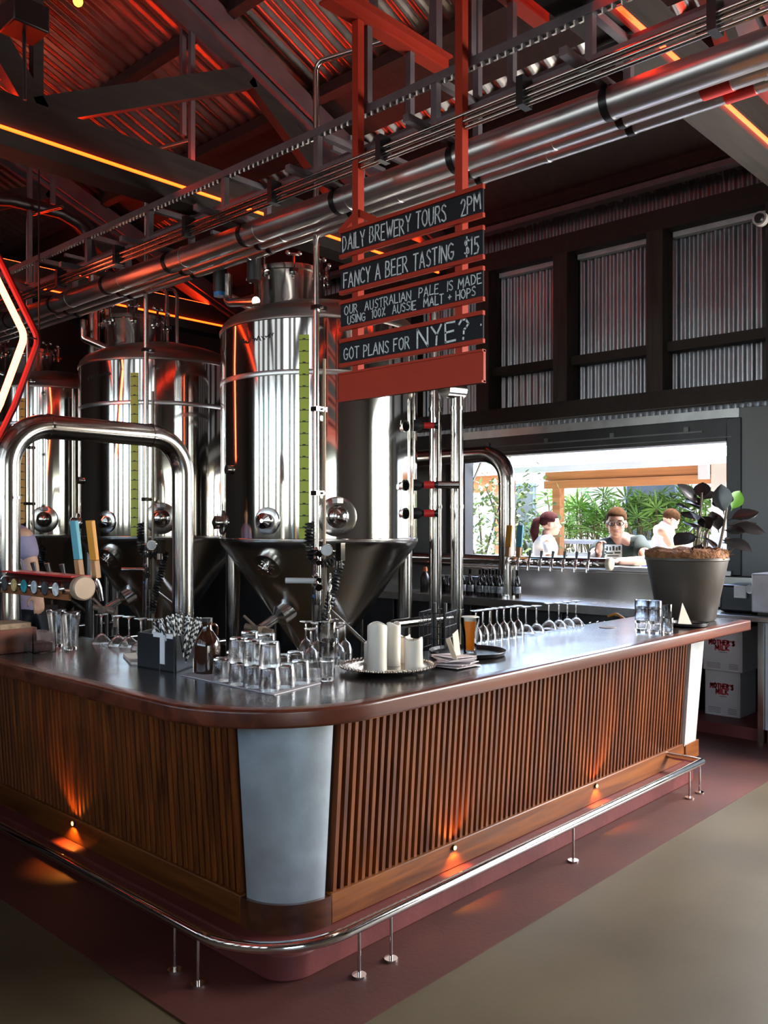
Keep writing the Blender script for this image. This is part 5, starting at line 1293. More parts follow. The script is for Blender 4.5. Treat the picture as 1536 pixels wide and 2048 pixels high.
# lamp-like speaker on the wall, upper right
q = P(1524, 440, X=WX - .2); t = thing('wall_camera', 'small round black and white fitting high on the wall by the last cladding bay', 'wall fitting', q)
MB().tube([q + Vector((.0, 0, 0)), q + Vector((-.06, 0, 0))], .055, 24).build('housing', 'white', t, world=True)
MB().tube([q + Vector((-.06, 0, 0)), q + Vector((-.085, 0, 0))], [.04, .03], 20).build('lens', 'black', t, world=True)
MB().bx(q.x, WX - .1, q.y - .03, q.y + .03, q.z - .03, q.z + .03).build('bracket', 'greywall', t, world=True)
# ceiling: orange timber panel with white trim, pendant bulb, dark box
t = thing('ceiling_panel', 'orange-brown timber panel edged with white trim between roof members', 'panel', (4.6, 2.6, ROOFZ(4.6)))
def rq(u, v, dz): 
    d = P(u, v, t=1.0) - Vector((0, 0, EYE)); # intersect roof plane
    kk = (4.62 + .4 * WX - dz - EYE) / (d.z + .4 * d.x); return Vector((0, 0, EYE)) + d * kk
cs_ = [rq(1140, 0, .16), rq(1215, 0, .16), rq(1258, 50, .16), rq(1212, 68, .16)]
up = Vector((0, 0, .02)); mb = MB(); mb.add(cs_ + [c + up for c in cs_], [(0, 1, 2, 3), (7, 6, 5, 4), (0, 4, 5, 1), (1, 5, 6, 2), (2, 6, 7, 3), (3, 7, 4, 0)])
mb.build('panel_face', wood('orange_panel', (.30, .12, .05), (.42, .18, .08), .5, 0, 5, .1), t, world=True, smooth=0)
MB().bar(cs_[0], cs_[3], .05, .03).build('panel_trim', 'white', t, world=True, smooth=0)
MB().bar(cs_[1], cs_[2], .05, .03).build('panel_trim', mat('grey_trim', (.3, .32, .4), .5), t, world=True, smooth=0)
q = P(156, 3, t=5.0); t = thing('pendant_bulb', 'small yellow bulb hanging on a thin cord from the roof', 'lamp', q)
MB().ball(q, .028, 14).build('bulb', 'yellowbulb', t, world=True); MB().tube([q + Vector((0, 0, .025)), Vector((q.x, q.y, ROOFZ(q.x) - .05))], .005, 6).build('cord', 'black', t, world=True)
q = P(48, 40, t=5.3); t = thing('junction_box', 'dark junction box hung on a rod below the roof near the yellow bulb', 'box', q)
MB().box(q, (.22, .22, .16)).build('box_body', 'black', t, world=True, bevel=.01); MB().tube([q + Vector((0, 0, .08)), Vector((q.x, q.y, ROOFZ(q.x) - .05))], .015, 8).build('rod', 'black', t, world=True)
MB().tube([q - Vector((0, 0, .08)), P(50, 200, t=5.3)], .012, 8).build('drop_rod', 'black', t, world=True)

# ------------------------------------------------------------------ the courtyard beyond the window
struct(MB().bx(WX + .2, 30, -12, 30, -.1, .0).build('ground', mat('courtyard_paving', (.50, .47, .42), .8, 0, .1, 2)))
M['render'] = mat('cream_render', (.74, .70, .62), .8, 0, .06, 2)
M['beam'] = wood('orange_beam', (.50, .20, .07), (.72, .32, .13), .6, 1, 6, .0)
M['shirtwhite'] = mat('white_shirt', (.80, .80, .82), .85, 0, .04, 20)
hb = thing('courtyard_building', 'pale rendered building at the back of the sunny courtyard', 'building', (16, 8, 0))
MB().bx(16, 16.3, -6, 24, 0, 3.6).build('wall', 'render', hb, world=True, smooth=0)
for y in (7.2, 10.4, 13.4): 
    f = MB().bx(15.95, 16.0, y, y + 1.1, .9, 2.5).build('window', mat('blue_grey_frame', (.25, .32, .38), .4), hb, world=True, smooth=0)
    MB().bx(15.94, 15.95, y + .06, y + 1.04, .96, 2.44).build('pane', mat('dark_pane', (.08, .11, .13), .08), f, world=True, smooth=0)
pg = thing('pergola', 'timber pergola with orange beams and pale corrugated roof in the courtyard', 'pergola', (11, 5, 0))
PX = 10.6
def bz(v, u, X): return P(u, v, X=X).z
zb0, zb1 = P(1250, 972, X=PX).z, P(1250, 937, X=PX).z
yl, yr = P(1088, 955, X=PX).y, P(1462, 955, X=PX).y - 2.0
zm = (zb0 + zb1) / 2
MB().bx(PX, PX + .12, yr, yl, zb0, zm - .01).build('beam', 'beam', pg, world=True, smooth=0); MB().bx(PX + .03, PX + .17, yr, yl, zm, zb1).build('beam', 'beam', pg, world=True, smooth=0)
q = P(1112, 1000, X=PX); MB().bx(PX, PX + .12, q.y - .06, q.y + .06, 0, zb0).build('post', 'beam', pg, world=True, smooth=0)
q = P(1438, 1000, X=PX); MB().bx(PX - .02, PX + .12, q.y - .09, q.y + .09, 0, zb0 + .25).build('post', 'render', pg, world=True, smooth=0)
q = P(1408, 950, X=PX - .06); MB().bx(PX - .1, PX - .02, q.y - .06, q.y + .06, zb0 + .05, zb1 + .1).build('bracket', 'shirtwhite', pg, world=True, smooth=0)
zr = P(1250, 934, X=PX).z; cg = MB(); corrugated(cg, (PX - .25, yl + .4, zr + .02), (0, -1, 0), (1, 0, .12), yl + .4 - yr, 5.0, .12, .02, 6)
cg.build('roof_sheet', mat('pale_roof_sheet', (.74, .72, .70), .5, .2), pg, world=True)
MB().bx(PX - .27, PX - .2, yr, yl + .4, zr - .03, zr + .05).build('gutter', 'render', pg, world=True, smooth=0)
pg2 = thing('pergola', 'smaller timber pergola with an orange beam behind the thin sapling', 'pergola', (12, 9, 0))
a, b2 = P(925, 968, X=12.0), P(1002, 968, X=12.0)
MB().bx(12, 12.15, b2.y, a.y + 2, P(960, 985, X=12).z, P(960, 952, X=12).z).build('beam', 'beam', pg2, world=True, smooth=0)
MB().bx(12, 12.15, b2.y - .0, b2.y + .14, 0, P(960, 985, X=12).z).build('post', 'beam', pg2, world=True, smooth=0); MB().bx(12, 12.15, a.y + 1.8, a.y + 1.95, 0, P(960, 985, X=12).z).build('post', 'beam', pg2, world=True, smooth=0)
cg = MB(); corrugated(cg, (11.8, a.y + 2.2, P(960, 948, X=12).z), (0, -1, 0), (1, 0, .12), a.y + 2.4 - b2.y, 3.5, .12, .02, 6); cg.build('roof_sheet', mat('pale_roof_sheet_b', (.74, .72, .70), .5, .2), pg2, world=True)
# white tables and far seat wall
for i, (u, v, X, w_, lb) in enumerate(((1100, 1110, 10.6, 1.5, 'white table before the woman in white'), (1365, 1108, 10.4, 1.1, 'white table before the stooping person'), (1180, 1080, 11.2, 2.2, 'long white table under the palms'))):
    q = P(u, v, X=X); t = thing('courtyard_table', lb, 'table', (X, q.y, 0), 'white tables in the courtyard')
    MB().bx(X - .4, X + .4, q.y - w_ / 2, q.y + w_ / 2, q.z - .05, q.z).build('tabletop', 'shirtwhite', t, world=True, bevel=.01)
    for sx in (-.32, .32):
        for sy in (-w_ / 2 + .1, w_ / 2 - .1): MB().bx(X + sx - .03, X + sx + .03, q.y + sy - .03, q.y + sy + .03, 0, q.z - .05).build('leg', 'shirtwhite', t, world=True, smooth=0)
q = P(1180, 1100, X=12.4)
tag(MB().bx(12.4, 12.8, 2, 13.5, 0, 1.15).build('planter_wall', mat('white_planter', (.8, .79, .76), .7), bevel=.02), 'long white planter wall holding the palms at the back of the courtyard', 'planter')
# palms
M['palm'] = mat('palm_leaf', (.22, .42, .08), .45, 0, .45, 3); M['palmstem'] = mat('palm_stem', (.16, .13, .06), .7)
def palm(u, X, ztop, n, seed, lb, spread=.55):
    rnd = random.Random(seed); q = P(u, 1050, X=X); t = thing('lady_palm', lb, 'palm', (q.x, q.y, 1.16), 'lady palms along the planter')
    lf = MB(); st = MB()
    for i in range(n):
        x0, y0 = rnd.uniform(-.25, .25), rnd.uniform(-spread, spread); h = rnd.uniform(.35, 1) * (ztop - 1.15)
        base = Vector((x0, y0, 0)); top = base + Vector((rnd.uniform(-.2, .1), rnd.uniform(-.2, .2), h)); st.tube([base, top], .009, 5)
        ax = Vector((rnd.uniform(-1, .4), rnd.uniform(-1, 1), rnd.uniform(.1, .9))).normalized(); s_, u_, d_ = frame_of(ax)
        for j in range(9):
            a = R_(-100 + j * 25); d = (ax * math.cos(a) + s_ * math.sin(a)).normalized(); L_ = rnd.uniform(.24, .36); w_ = .022
            e = top + d * L_ - Vector((0, 0, .10 * abs(math.sin(a)))); sd = d.cross(u_).normalized() if d.cross(u_).length > .1 else s_
            m_ = top.lerp(e, .5) + u_ * .01
            lf.add([top, m_ + sd * w_, e, m_ - sd * w_, m_ - u_ * .004], [(0, 1, 2, 3), (0, 4, 1), (0, 3, 4), (4, 2, 1), (4, 3, 2)])
    lf.build('foliage', 'palm', t, smooth=0); st.build('stems', 'palmstem', t)
for i, (u, X, zt, n, lb) in enumerate(((1165, 12.6, 2.15, 26, 'leafy palm between the timber post and the man in the dark shirt'), (1215, 12.5, 1.95, 30, 'leafy palm directly behind the head of the man in the dark shirt'), (1275, 12.6, 2.0, 30, 'leafy palm between the man in the dark shirt and the stooping person'), (1345, 12.5, 2.12, 32, 'leafy palm behind the stooping person in white'), (1400, 12.6, 2.1, 30, 'leafy palm behind the potted rubber plant'), (1135, 12.5, 1.6, 16, 'small palm at the foot of the timber post'))):
    palm(u, X, zt, n, 20 + i, lb)
def tree(u, X, lb, seed, h, spread, n):
    rnd = random.Random(seed); q = P(u, 1050, X=X); t = thing('courtyard_tree', lb, 'tree', (q.x, q.y, 0)); tr = MB(); lf = MB()
    for k_ in range(4):
        pts = [Vector((0, 0, 0)), Vector((rnd.uniform(-.1, .1), rnd.uniform(-.15, .15), h * .5)), Vector((rnd.uniform(-.3, .3), rnd.uniform(-.5, .5) * spread, h))]
        tr.tube(pts, [.035, .022, .01], 7)
        for i in range(n):
            p = pts[1].lerp(pts[2], rnd.uniform(-.4, 1.1)) + Vector((rnd.gauss(0, .22), rnd.gauss(0, .28) * spread, rnd.gauss(0, .25)))
            d = Vector((rnd.uniform(-1, 1), rnd.uniform(-1, 1), rnd.uniform(-1, .5))).normalized() * rnd.uniform(.07, .14); s_, u_, _ = frame_of(d)
            lf.add([p, p + d * .5 + s_ * .032, p + d, p + d * .5 - s_ * .032, p + d * .5 + u_ * .004], [(0, 1, 2, 3), (0, 4, 1), (0, 3, 4), (4, 2, 1), (4, 3, 2)])
    tr.build('trunk', mat('tree_bark', (.12, .09, .06), .8), t); lf.build('foliage', mat('olive_leaf', (.13, .20, .06), .5, 0, .4, 3), t, smooth=0)
tree(1045, 10.0, 'airy small-leaved tree outside between the steel post and the woman in white', 3, 2.1, 1.1, 230)
tree(955, 10.5, 'thin small-leaved sapling outside, framed inside the bend of the steel arch', 5, 1.9, .8, 90)
tag(MB().tube([P(922, 1020, X=WX + .2), P(966, 915, X=WX + .13)], .015, 8).build('prop_rod', 'pipesteel'), 'thin metal rod slanting inside the window by the thin sapling', 'rod')
# ------------------------------------------------------------------ people
M['skin'] = mat('skin', (.58, .33, .23), .5, 0, .06, 6)
M['skinred'] = mat('skin_warm', (.50, .27, .19), .5, 0, .06, 6)
M['hairbrown'] = mat('brown_hair', (.06, .028, .013), .95, 0, .3, 40, spec=.05)
M['hairred'] = mat('dark_red_hair', (.040, .011, .011), .9, 0, .3, 40, spec=.1)
M['shirtdark'] = mat('dark_green_shirt', (.010, .022, .020), .85, 0, .2, 12)
M['lavender'] = mat('lavender_shirt', (.30, .26, .40), .85, 0, .08, 10)
M['bluecloth'] = mat('blue_shorts', (.06, .12, .62), .8, 0, .1, 10)
M['denim'] = mat('dark_trousers', (.02, .022, .03), .8)
def skin_mesh(joints, edges, radii, sub=2):
    me = bpy.data.meshes.new('tmp'); names = list(joints); me.from_pydata([tuple(joints[n]) for n in names], [(names.index(a), names.index(b)) for a, b in edges], [])
    o = bpy.data.objects.new('tmp', me); COL.objects.link(o)
    sk = o.modifiers.new('s', 'SKIN'); ss = o.modifiers.new('u', 'SUBSURF'); ss.levels = sub; ss.render_levels = sub
    for i, n in enumerate(names):
        r = radii[n]; r = r if isinstance(r, tuple) else (r, r); me.skin_vertices[0].data[i].radius = r
    me.skin_vertices[0].data[0].use_root = True
    dg = bpy.context.evaluated_depsgraph_get(); ev = o.evaluated_get(dg); m2 = ev.to_mesh()
    mb = MB(); mb.v = [tuple(v.co) for v in m2.vertices]; mb.f = [tuple(p.vertices) for p in m2.polygons]
    ev.to_mesh_clear(); bpy.data.objects.remove(o); bpy.data.meshes.remove(me)
    return mb
def remeshed(mb, name, m, parent, vox, smooth_it=4, world=True):
    o = mb.build(name, m, None)
    rm = o.modifiers.new('r', 'REMESH'); rm.mode = 'VOXEL'; rm.voxel_size = vox; rm.use_smooth_shade = True
    sm = o.modifiers.new('s', 'SMOOTH'); sm.iterations = smooth_it; sm.factor = .5
    dg = bpy.context.evaluated_depsgraph_get(); ev = o.evaluated_get(dg); m2 = ev.to_mesh()
    vs = [tuple(v.co) for v in m2.vertices]; fs = [tuple(p.vertices) for p in m2.polygons]
    par = list(range(len(vs)))
    def find(i):
        while par[i] != i: par[i] = par[par[i]]; i = par[i]
        return i
    for f_ in fs:
        r0 = find(f_[0])
        for i in f_[1:]: par[find(i)] = r0
    cnt = {}
    for f_ in fs: cnt[find(f_[0])] = cnt.get(find(f_[0]), 0) + 1
    big = max(cnt, key=cnt.get); print('ISLANDS', name, sorted(cnt.values(), reverse=True)[:6])
    idx = {}; out = MB()
    for f_ in fs:
        if find(f_[0]) != big: continue
        for i in f_:
            if i not in idx: idx[i] = len(out.v); out.v.append(vs[i])
        out.f.append(tuple(idx[i] for i in f_))
    ev.to_mesh_clear(); me = o.data; bpy.data.objects.remove(o); bpy.data.meshes.remove(me)
    return out.build(name, m, parent, smooth=180, world=world)
def head_mb(c, fwd, up, s=1.0):
    """head centred at c (between the ears), looking along fwd"""
    f = Vector(fwd).normalized(); u = Vector(up); u = (u - f * u.dot(f)).normalized(); r = f.cross(u)
    Mx = Matrix((( f.x, r.x, u.x, c[0]), (f.y, r.y, u.y, c[1]), (f.z, r.z, u.z, c[2]), (0, 0, 0, 1)))
    mb = MB()
    mb.ball((-.008 * s, 0, .03 * s), (.098 * s, .078 * s, .092 * s), 24)
    mb.ball((.022 * s, 0, -.03 * s), (.070 * s, .066 * s, .085 * s), 20)
    mb.ball((.052 * s, 0, -.088 * s), (.034 * s, .036 * s, .026 * s), 14)
    mb.ball((.078 * s, 0, .018 * s), (.016 * s, .055 * s, .014 * s), 12)
    mb.tube([(.086 * s, 0, .010 * s), (.106 * s, 0, -.028 * s)], [.009 * s, .015 * s], 10); mb.ball((.098 * s, 0, -.030 * s), (.016 * s, .018 * s, .011 * s), 10)
    mb.ball((.086 * s, 0, -.060 * s), (.012 * s, .026 * s, .006 * s), 10); mb.ball((.084 * s, 0, -.069 * s), (.012 * s, .022 * s, .006 * s), 10)
    for k_ in (-1, 1):
        mb.ball((-.005 * s, k_ * .079 * s, -.012 * s), (.022 * s, .010 * s, .032 * s), 12); mb.ball((.058 * s, k_ * .038 * s, -.022 * s), (.024 * s, .022 * s, .022 * s), 10)
    mb.tube([(-.03 * s, 0, -.06 * s), (-.045 * s, 0, -.17 * s)], [.056 * s, .062 * s], 16)
    mb.v = [tuple(Mx @ Vector(p)) for p in mb.v]
    return mb, Mx
def hand_mb(w, d, palm_n, s=1.0, curl=.6):
    """palm with four fingers and a thumb; w wrist, d direction of the fingers, palm_n out of the palm"""
    d = Vector(d).normalized(); n = Vector(palm_n); n = (n - d * n.dot(d)).normalized(); sd = d.cross(n)
    mb = MB(); w = Vector(w)
    Mx = Matrix(((d.x, sd.x, n.x, 0), (d.y, sd.y, n.y, 0), (d.z, sd.z, n.z, 0), (0, 0, 0, 1)))
    mb.ball(w + d * .045 * s, (.055 * s, .042 * s, .017 * s), 16, Mx)
    for i, (o, L) in enumerate(((-.031, .062), (-.010, .074), (.011, .07), (.030, .056))):
        p = w + d * .085 * s + sd * o * s; a = 0; pts = [p - d * .02 * s, p]
        for k_, fr in enumerate((.45, .32, .23)):
            a += curl * (.7 + .1 * i); v_ = d * math.cos(a) + n * math.sin(a); p = p + v_ * L * fr * s; pts.append(p)
        mb.tube(pts, [.0095 * s, .0095 * s, .009 * s, .0082 * s, .0065 * s], 8); mb.ball(pts[-1], .0066 * s, 8)
    p = w + d * .02 * s - sd * .03 * s; q = p + (d * .6 - sd * .7 + n * .3).normalized() * .045 * s; e = q + (d * .9 - sd * .1 + n * .4).normalized() * .035 * s
    mb.tube([p, q, e], [.013 * s, .011 * s, .008 * s], 8); mb.ball(e, .008 * s, 8)
    return mb
def cap_hair(Mx, s, m, parent, long=False):
    hb_ = MB(); rnd = random.Random(3)
    k_ = 24
    prof = [(max(1e-6, math.sin(math.pi * i / 16)), math.cos(math.pi * i / 16)) for i in range(17)]
    vs = []; 
    hb_.ball((-.018 * s, 0, .048 * s), (.103 * s, .084 * s, .092 * s), 28)
    out = MB(); 
    vv = []
    for (x, y, z) in hb_.v:
        # cut to a hairline: pull the face side and the lower part inside the skull
        face = x > .050 * s and z < .068 * s
        low = z < (-.03 if x < -.02 * s else .01) * s
        kx = .78 if (face or low) else 1.0 + .03 * math.sin(x * 160) * math.sin(y * 140)
        vv.append((x * kx, y * kx, (z - .03 * s) * kx + .03 * s))
    hb_.v = vv
    if long:
        hb_.tube([(-.08 * s, 0, .06 * s), (-.15 * s, 0, .03 * s), (-.17 * s, 0, -.08 * s), (-.16 * s, 0, -.20 * s)], [.035 * s, .045 * s, .05 * s, .02 * s], 12)
    hb_.v = [tuple(Mx @ Vector(p)) for p in hb_.v]
    return hb_.build('hair', m, parent, world=True, smooth=180)
# -- the man leaning at the window
D = 8.55
hc = P(1233, 1050, t=D); hc.z = P(1233, 1047, t=D).z
facing = -FW * .92 - RT * .30 - Vector((0, 0, .08))
man = thing('person', 'man in dark green t-shirt and glasses leaning on the window sill, hands together', 'person', (hc.x, hc.y, 0))
S = 1.17
def mp(u, v, dd=0.0): return P(u, v, t=D + dd)
hmb, HM = head_mb(hc, facing, (0, 0, 1), S)
sh_l, sh_r = mp(1202, 1094, .10), mp(1278, 1086, .05)
J = {'pelvis': mp(1250, 1240, .35), 'waist': mp(1247, 1180, .28), 'chest': mp(1242, 1114, .16), 'neckb': mp(1238, 1083, .1), 'neck': mp(1236, 1070, .05),
     'sl': sh_l, 'el': mp(1183, 1142, -.25), 'wl': mp(1198, 1118, -.60), 'sr': sh_r, 'er': mp(1296, 1132, -.35), 'wr': mp(1232, 1122, -.66),
     'hl': mp(1230, 1250, .4), 'kl': mp(1225, 1350, .3), 'al': mp(1225, 1440, .5), 'hr': mp(1270, 1250, .4), 'kr': mp(1275, 1350, .3), 'ar': mp(1275, 1440, .5)}
J['er'].z = max(J['er'].z, WZ0 + .045); J['wr'].z = WZ0 + .05; J['el'].z = WZ0 + .06; J['wl'].z = WZ0 + .12
J['al'].z = .09; J['ar'].z = .09; J['kl'].z = .52; J['kr'].z = .52
E = [('pelvis', 'waist'), ('waist', 'chest'), ('chest', 'neckb'), ('neckb', 'neck'), ('neckb', 'sl'), ('sl', 'el'), ('el', 'wl'), ('neckb', 'sr'), ('sr', 'er'), ('er', 'wr'), ('pelvis', 'hl'), ('hl', 'kl'), ('kl', 'al'), ('pelvis', 'hr'), ('hr', 'kr'), ('kr', 'ar')]
Rr = {'pelvis': (.17, .13), 'waist': (.165, .13), 'chest': (.17, .125), 'neckb': (.10, .09), 'neck': .066, 'sl': .078, 'el': .05, 'wl': .034, 'sr': .078, 'er': .052, 'wr': .036, 'hl': .10, 'kl': .07, 'al': .05, 'hr': .10, 'kr': .07, 'ar': .05}
body = skin_mesh(J, E, Rr)
allm = MB(); allm.add(body.v, body.f); allm.add(hmb.v, hmb.f)
h1 = hand_mb(J['wl'], Vector((-.25, -.15, .9)), Vector((-.2, -1, 0)), 1.15, .9); allm.add(h1.v, h1.f)
h2 = hand_mb(J['wr'], (J['wr'] - J['er']).normalized() + Vector((-.2, .1, .15)), Vector((.1, .3, -1)), 1.15, .5); allm.add(h2.v, h2.f)
for a in ('al', 'ar'): allm.ball(J[a] + Vector((-.06, 0, -.045)), (.13, .05, .045), 12)
remeshed(allm, 'body', 'skinred', man, .008, 3)
# shirt: torso and upper arms, a little larger
Jt = {k_: J[k_].copy() for k_ in ('pelvis', 'waist', 'chest', 'neckb', 'sl', 'sr')}
Jt['pelvis'] = Jt['pelvis'] - Vector((0, 0, .09)); Jt['ml'] = J['sl'].lerp(J['el'], .62); Jt['mr'] = J['sr'].lerp(J['er'], .66)
Et = [('pelvis', 'waist'), ('waist', 'chest'), ('chest', 'neckb'), ('neckb', 'sl'), ('sl', 'ml'), ('neckb', 'sr'), ('sr', 'mr')]
Rt = {'pelvis': (.195, .155), 'waist': (.19, .155), 'chest': (.195, .15), 'neckb': (.12, .105), 'sl': .10, 'sr': .10, 'ml': .082, 'mr': .084}
tsh = remeshed(skin_mesh(Jt, Et, Rt), 't_shirt', 'shirtdark', man, .01, 3)
remeshed(skin_mesh({k_: J[k_] for k_ in ('pelvis', 'hl', 'kl', 'al', 'hr', 'kr', 'ar')}, [('pelvis', 'hl'), ('hl', 'kl'), ('kl', 'al'), ('pelvis', 'hr'), ('hr', 'kr'), ('kr', 'ar')], {'pelvis': (.2, .16), 'hl': .125, 'kl': .09, 'al': .075, 'hr': .125, 'kr': .09, 'ar': .075}), 'trousers', 'denim', man, .015, 3)
cap_hair(HM, S, 'hairbrown', man)
gl = MB()
for k_ in (-1, 1):
    ring = [Vector((.100 * S, k_ * .034 * S, .008 * S)) + Vector((0, math.cos(2 * math.pi * i / 16) * .027 * S, math.sin(2 * math.pi * i / 16) * .019 * S)) for i in range(17)]
    gl.tube([HM @ p for p in ring], .0035 * S, 6, False)
    gl.tube([HM @ Vector((.098 * S, k_ * .062 * S, .010 * S)), HM @ Vector((.0, k_ * .088 * S, .005 * S))], .003 * S, 6)
gl.tube([HM @ Vector((.103 * S, -.008 * S, .012 * S)), HM @ Vector((.103 * S, .008 * S, .012 * S))], .003 * S, 6)
gl.build('glasses', 'ink', man, world=True)
ey = MB()
for k_ in (-1, 1):
    ey.ball(HM @ Vector((.082 * S, k_ * .033 * S, .004 * S)), .0135 * S, 10)
ey.build('eyes', mat('eye_shade', (.10, .06, .05), .3), man, world=True)
mo = MB(); mo.ball((0, 0, 0), (1, 1, 1), 10); mo.v = [tuple(HM @ Vector((.092 * S + x * .006 * S, y * .024 * S, -.0645 * S + z * .004 * S))) for x, y, z in mo.v]; mo.build('lips', mat('lips', (.40, .15, .13), .5), man, world=True)
br = MB()
for k_ in (-1, 1): br.tube([HM @ Vector((.090 * S, k_ * .018 * S, .034 * S)), HM @ Vector((.086 * S, k_ * .052 * S, .032 * S))], .005 * S, 6)
br.build('eyebrows', 'hairbrown', man, world=True)
# white print panel on the chest, wrapped onto the shirt
from mathutils.bvhtree import BVHTree
bvh = BVHTree.FromPolygons([tsh.matrix_basis @ v.co + man.location for v in tsh.data.vertices], [tuple(p.vertices) for p in tsh.data.polygons])
def onto(u, v, lift=.004):
    o = Vector((0, 0, EYE)); d = (P(u, v, t=1.0) - o).normalized(); h = bvh.ray_cast(o, d)
    return (h[0] - d * lift) if h[0] is not None else P(u, v, t=D - .1)
def wrapped(u0, u1, v0, v1, nx, ny, lift=.004, sk=0.0):
    mb = MB(); vs = [onto(u0 + (u1 - u0) * i / nx + sk * j / ny, v0 + (v1 - v0) * j / ny, lift) for j in range(ny + 1) for i in range(nx + 1)]
    fs = [(j * (nx + 1) + i, j * (nx + 1) + i + 1, (j + 1) * (nx + 1) + i + 1, (j + 1) * (nx + 1) + i) for j in range(ny) for i in range(nx)]
    return mb.add(vs, fs)
pr = wrapped(1209, 1244, 1089, 1119, 6, 5, .005).build('shirt_print', mat('white_print', (.45, .47, .46), .8), tsh, world=True)
pk = MB()
for (a, b_, c, d) in ((1212, 1216, 1093, 1101), (1219, 1222, 1094, 1101), (1225, 1229, 1092, 1101), (1232, 1235, 1094, 1101), (1237, 1241, 1092, 1100), (1212, 1226, 1105, 1108), (1229, 1241, 1104, 1107), (1214, 1238, 1111, 1113)):
    q = wrapped(a, b_, c, d, 2, 2, .008); pk.add(q.v, q.f)
pk.build('print_marks', 'shirtdark', pr, world=True)

def capsules(mb, J, E, R):
    rr = {k_: (min(v) if isinstance(v, tuple) else v) for k_, v in R.items()}
    for a, b_ in E: mb.tube([J[a], J[b_]], [rr[a] * .9, rr[b_] * .9], 14)
    for a in J: mb.ball(J[a], rr[a] * .95 + (.006 if a in ('wl', 'wr') else 0), 14)
def simple_person(label, hcen, face, s, chest, waist, pelvis, sl, el, wl, sr, er, wr, shirt, hair, long, foot_dy=0.0, lower='denim', seated=False):
    p = thing('person', label, 'person', (hcen.x, hcen.y, 0)); hm, Mx = head_mb(hcen, face, (0, 0, 1), s)
    neck = hcen + Vector((0, 0, -.12 * s)) - Vector(face).normalized() * .03
    J = {'pelvis': pelvis, 'waist': waist, 'chest': chest, 'neckb': chest.lerp(neck, .75), 'neck': neck, 'sl': sl, 'el': el, 'wl': wl, 'sr': sr, 'er': er, 'wr': wr}
    f = Vector(face); f.z = 0; f.normalize(); sd = Vector((f.y, -f.x, 0))
    for nm, k_ in (('l', 1), ('r', -1)):
        J['h' + nm] = pelvis + sd * .1 * k_ + Vector((0, 0, -.05))
        if seated: J['k' + nm] = J['h' + nm] + f * .42; J['a' + nm] = Vector((J['k' + nm].x, J['k' + nm].y, .09))
        else: J['k' + nm] = Vector((J['h' + nm].x + f.x * .03, J['h' + nm].y + f.y * .03, .5)); J['a' + nm] = Vector((J['h' + nm].x, J['h' + nm].y, .09))
    R = {'pelvis': (.15, .12), 'waist': (.13, .11), 'chest': (.15, .11), 'neckb': (.09, .08), 'neck': .056, 'sl': .068, 'el': .045, 'wl': .03, 'sr': .068, 'er': .045, 'wr': .03, 'hl': .09, 'kl': .06, 'al': .045, 'hr': .09, 'kr': .06, 'ar': .045}
    b_ = skin_mesh(J, E, R); al = MB(); al.add(b_.v, b_.f); al.add(hm.v, hm.f); capsules(al, J, E, R)
    for a, b2 in (('wl', 'el'), ('wr', 'er')):
        h = hand_mb(J[a], J[a] - J[b2], Vector((.1, .1, -1)), 1.0, .4); al.add(h.v, h.f)
    for a in ('al', 'ar'): al.ball(J[a] + f * .06 + Vector((0, 0, -.05)), (.12, .05, .04) if abs(f.x) > .7 else (.06, .12, .04), 12)
    remeshed(al, 'body', 'skin', p, .0075, 3)
    Jt = {k_: J[k_] for k_ in ('pelvis', 'waist', 'chest', 'neckb', 'sl', 'sr')}; Jt['pelvis'] = Jt['pelvis'] - Vector((0, 0, .09)); Jt['ml'] = sl.lerp(el, .8); Jt['mr'] = sr.lerp(er, .8)
    remeshed(skin_mesh(Jt, Et, {'pelvis': (.175, .145), 'waist': (.155, .135), 'chest': (.175, .135), 'neckb': (.105, .095), 'sl': .088, 'sr': .088, 'ml': .07, 'mr': .07}), 'shirt', shirt, p, .012, 3)
    remeshed(skin_mesh({k_: J[k_] for k_ in ('pelvis', 'hl', 'kl', 'hr', 'kr')}, [('pelvis', 'hl'), ('hl', 'kl'), ('pelvis', 'hr'), ('hr', 'kr')], {'pelvis': (.185, .15), 'hl': .115, 'kl': .085, 'hr': .115, 'kr': .085}), 'trousers', lower, p, .015, 3)
    cap_hair(Mx, s, hair, p, long)
    return p
# woman in white, profile to the right
d = 10.3
def wp(u, v, dd=0.0): return P(u, v, t=d + dd)
simple_person('woman in white top with dark reddish ponytail, seen in profile in the courtyard', wp(1101, 1049), RT + FW * -.12, 1.12, wp(1090, 1105, .05), wp(1088, 1140), wp(1088, 1190), wp(1082, 1086, .2), wp(1078, 1120, .25), wp(1106, 1135, .3), wp(1098, 1086, -.2), wp(1098, 1120, -.25), wp(1128, 1132, -.2), 'shirtwhite', 'hairred', True)
# stooping person in white at the right
d = 10.0
simple_person('person in white shirt and bright blue shorts stooping over a table, behind the pot plant', wp(1341, 1042), RT * .8 - Vector((0, 0, .55)) + FW * .1, 1.0, wp(1328, 1074), wp(1322, 1095), wp(1322, 1120), wp(1330, 1062, .2), wp(1345, 1085, .2), wp(1368, 1090, .2), wp(1326, 1062, -.2), wp(1340, 1088, -.22), wp(1366, 1093, -.2), 'shirtwhite', 'hairbrown', False, lower='bluecloth')
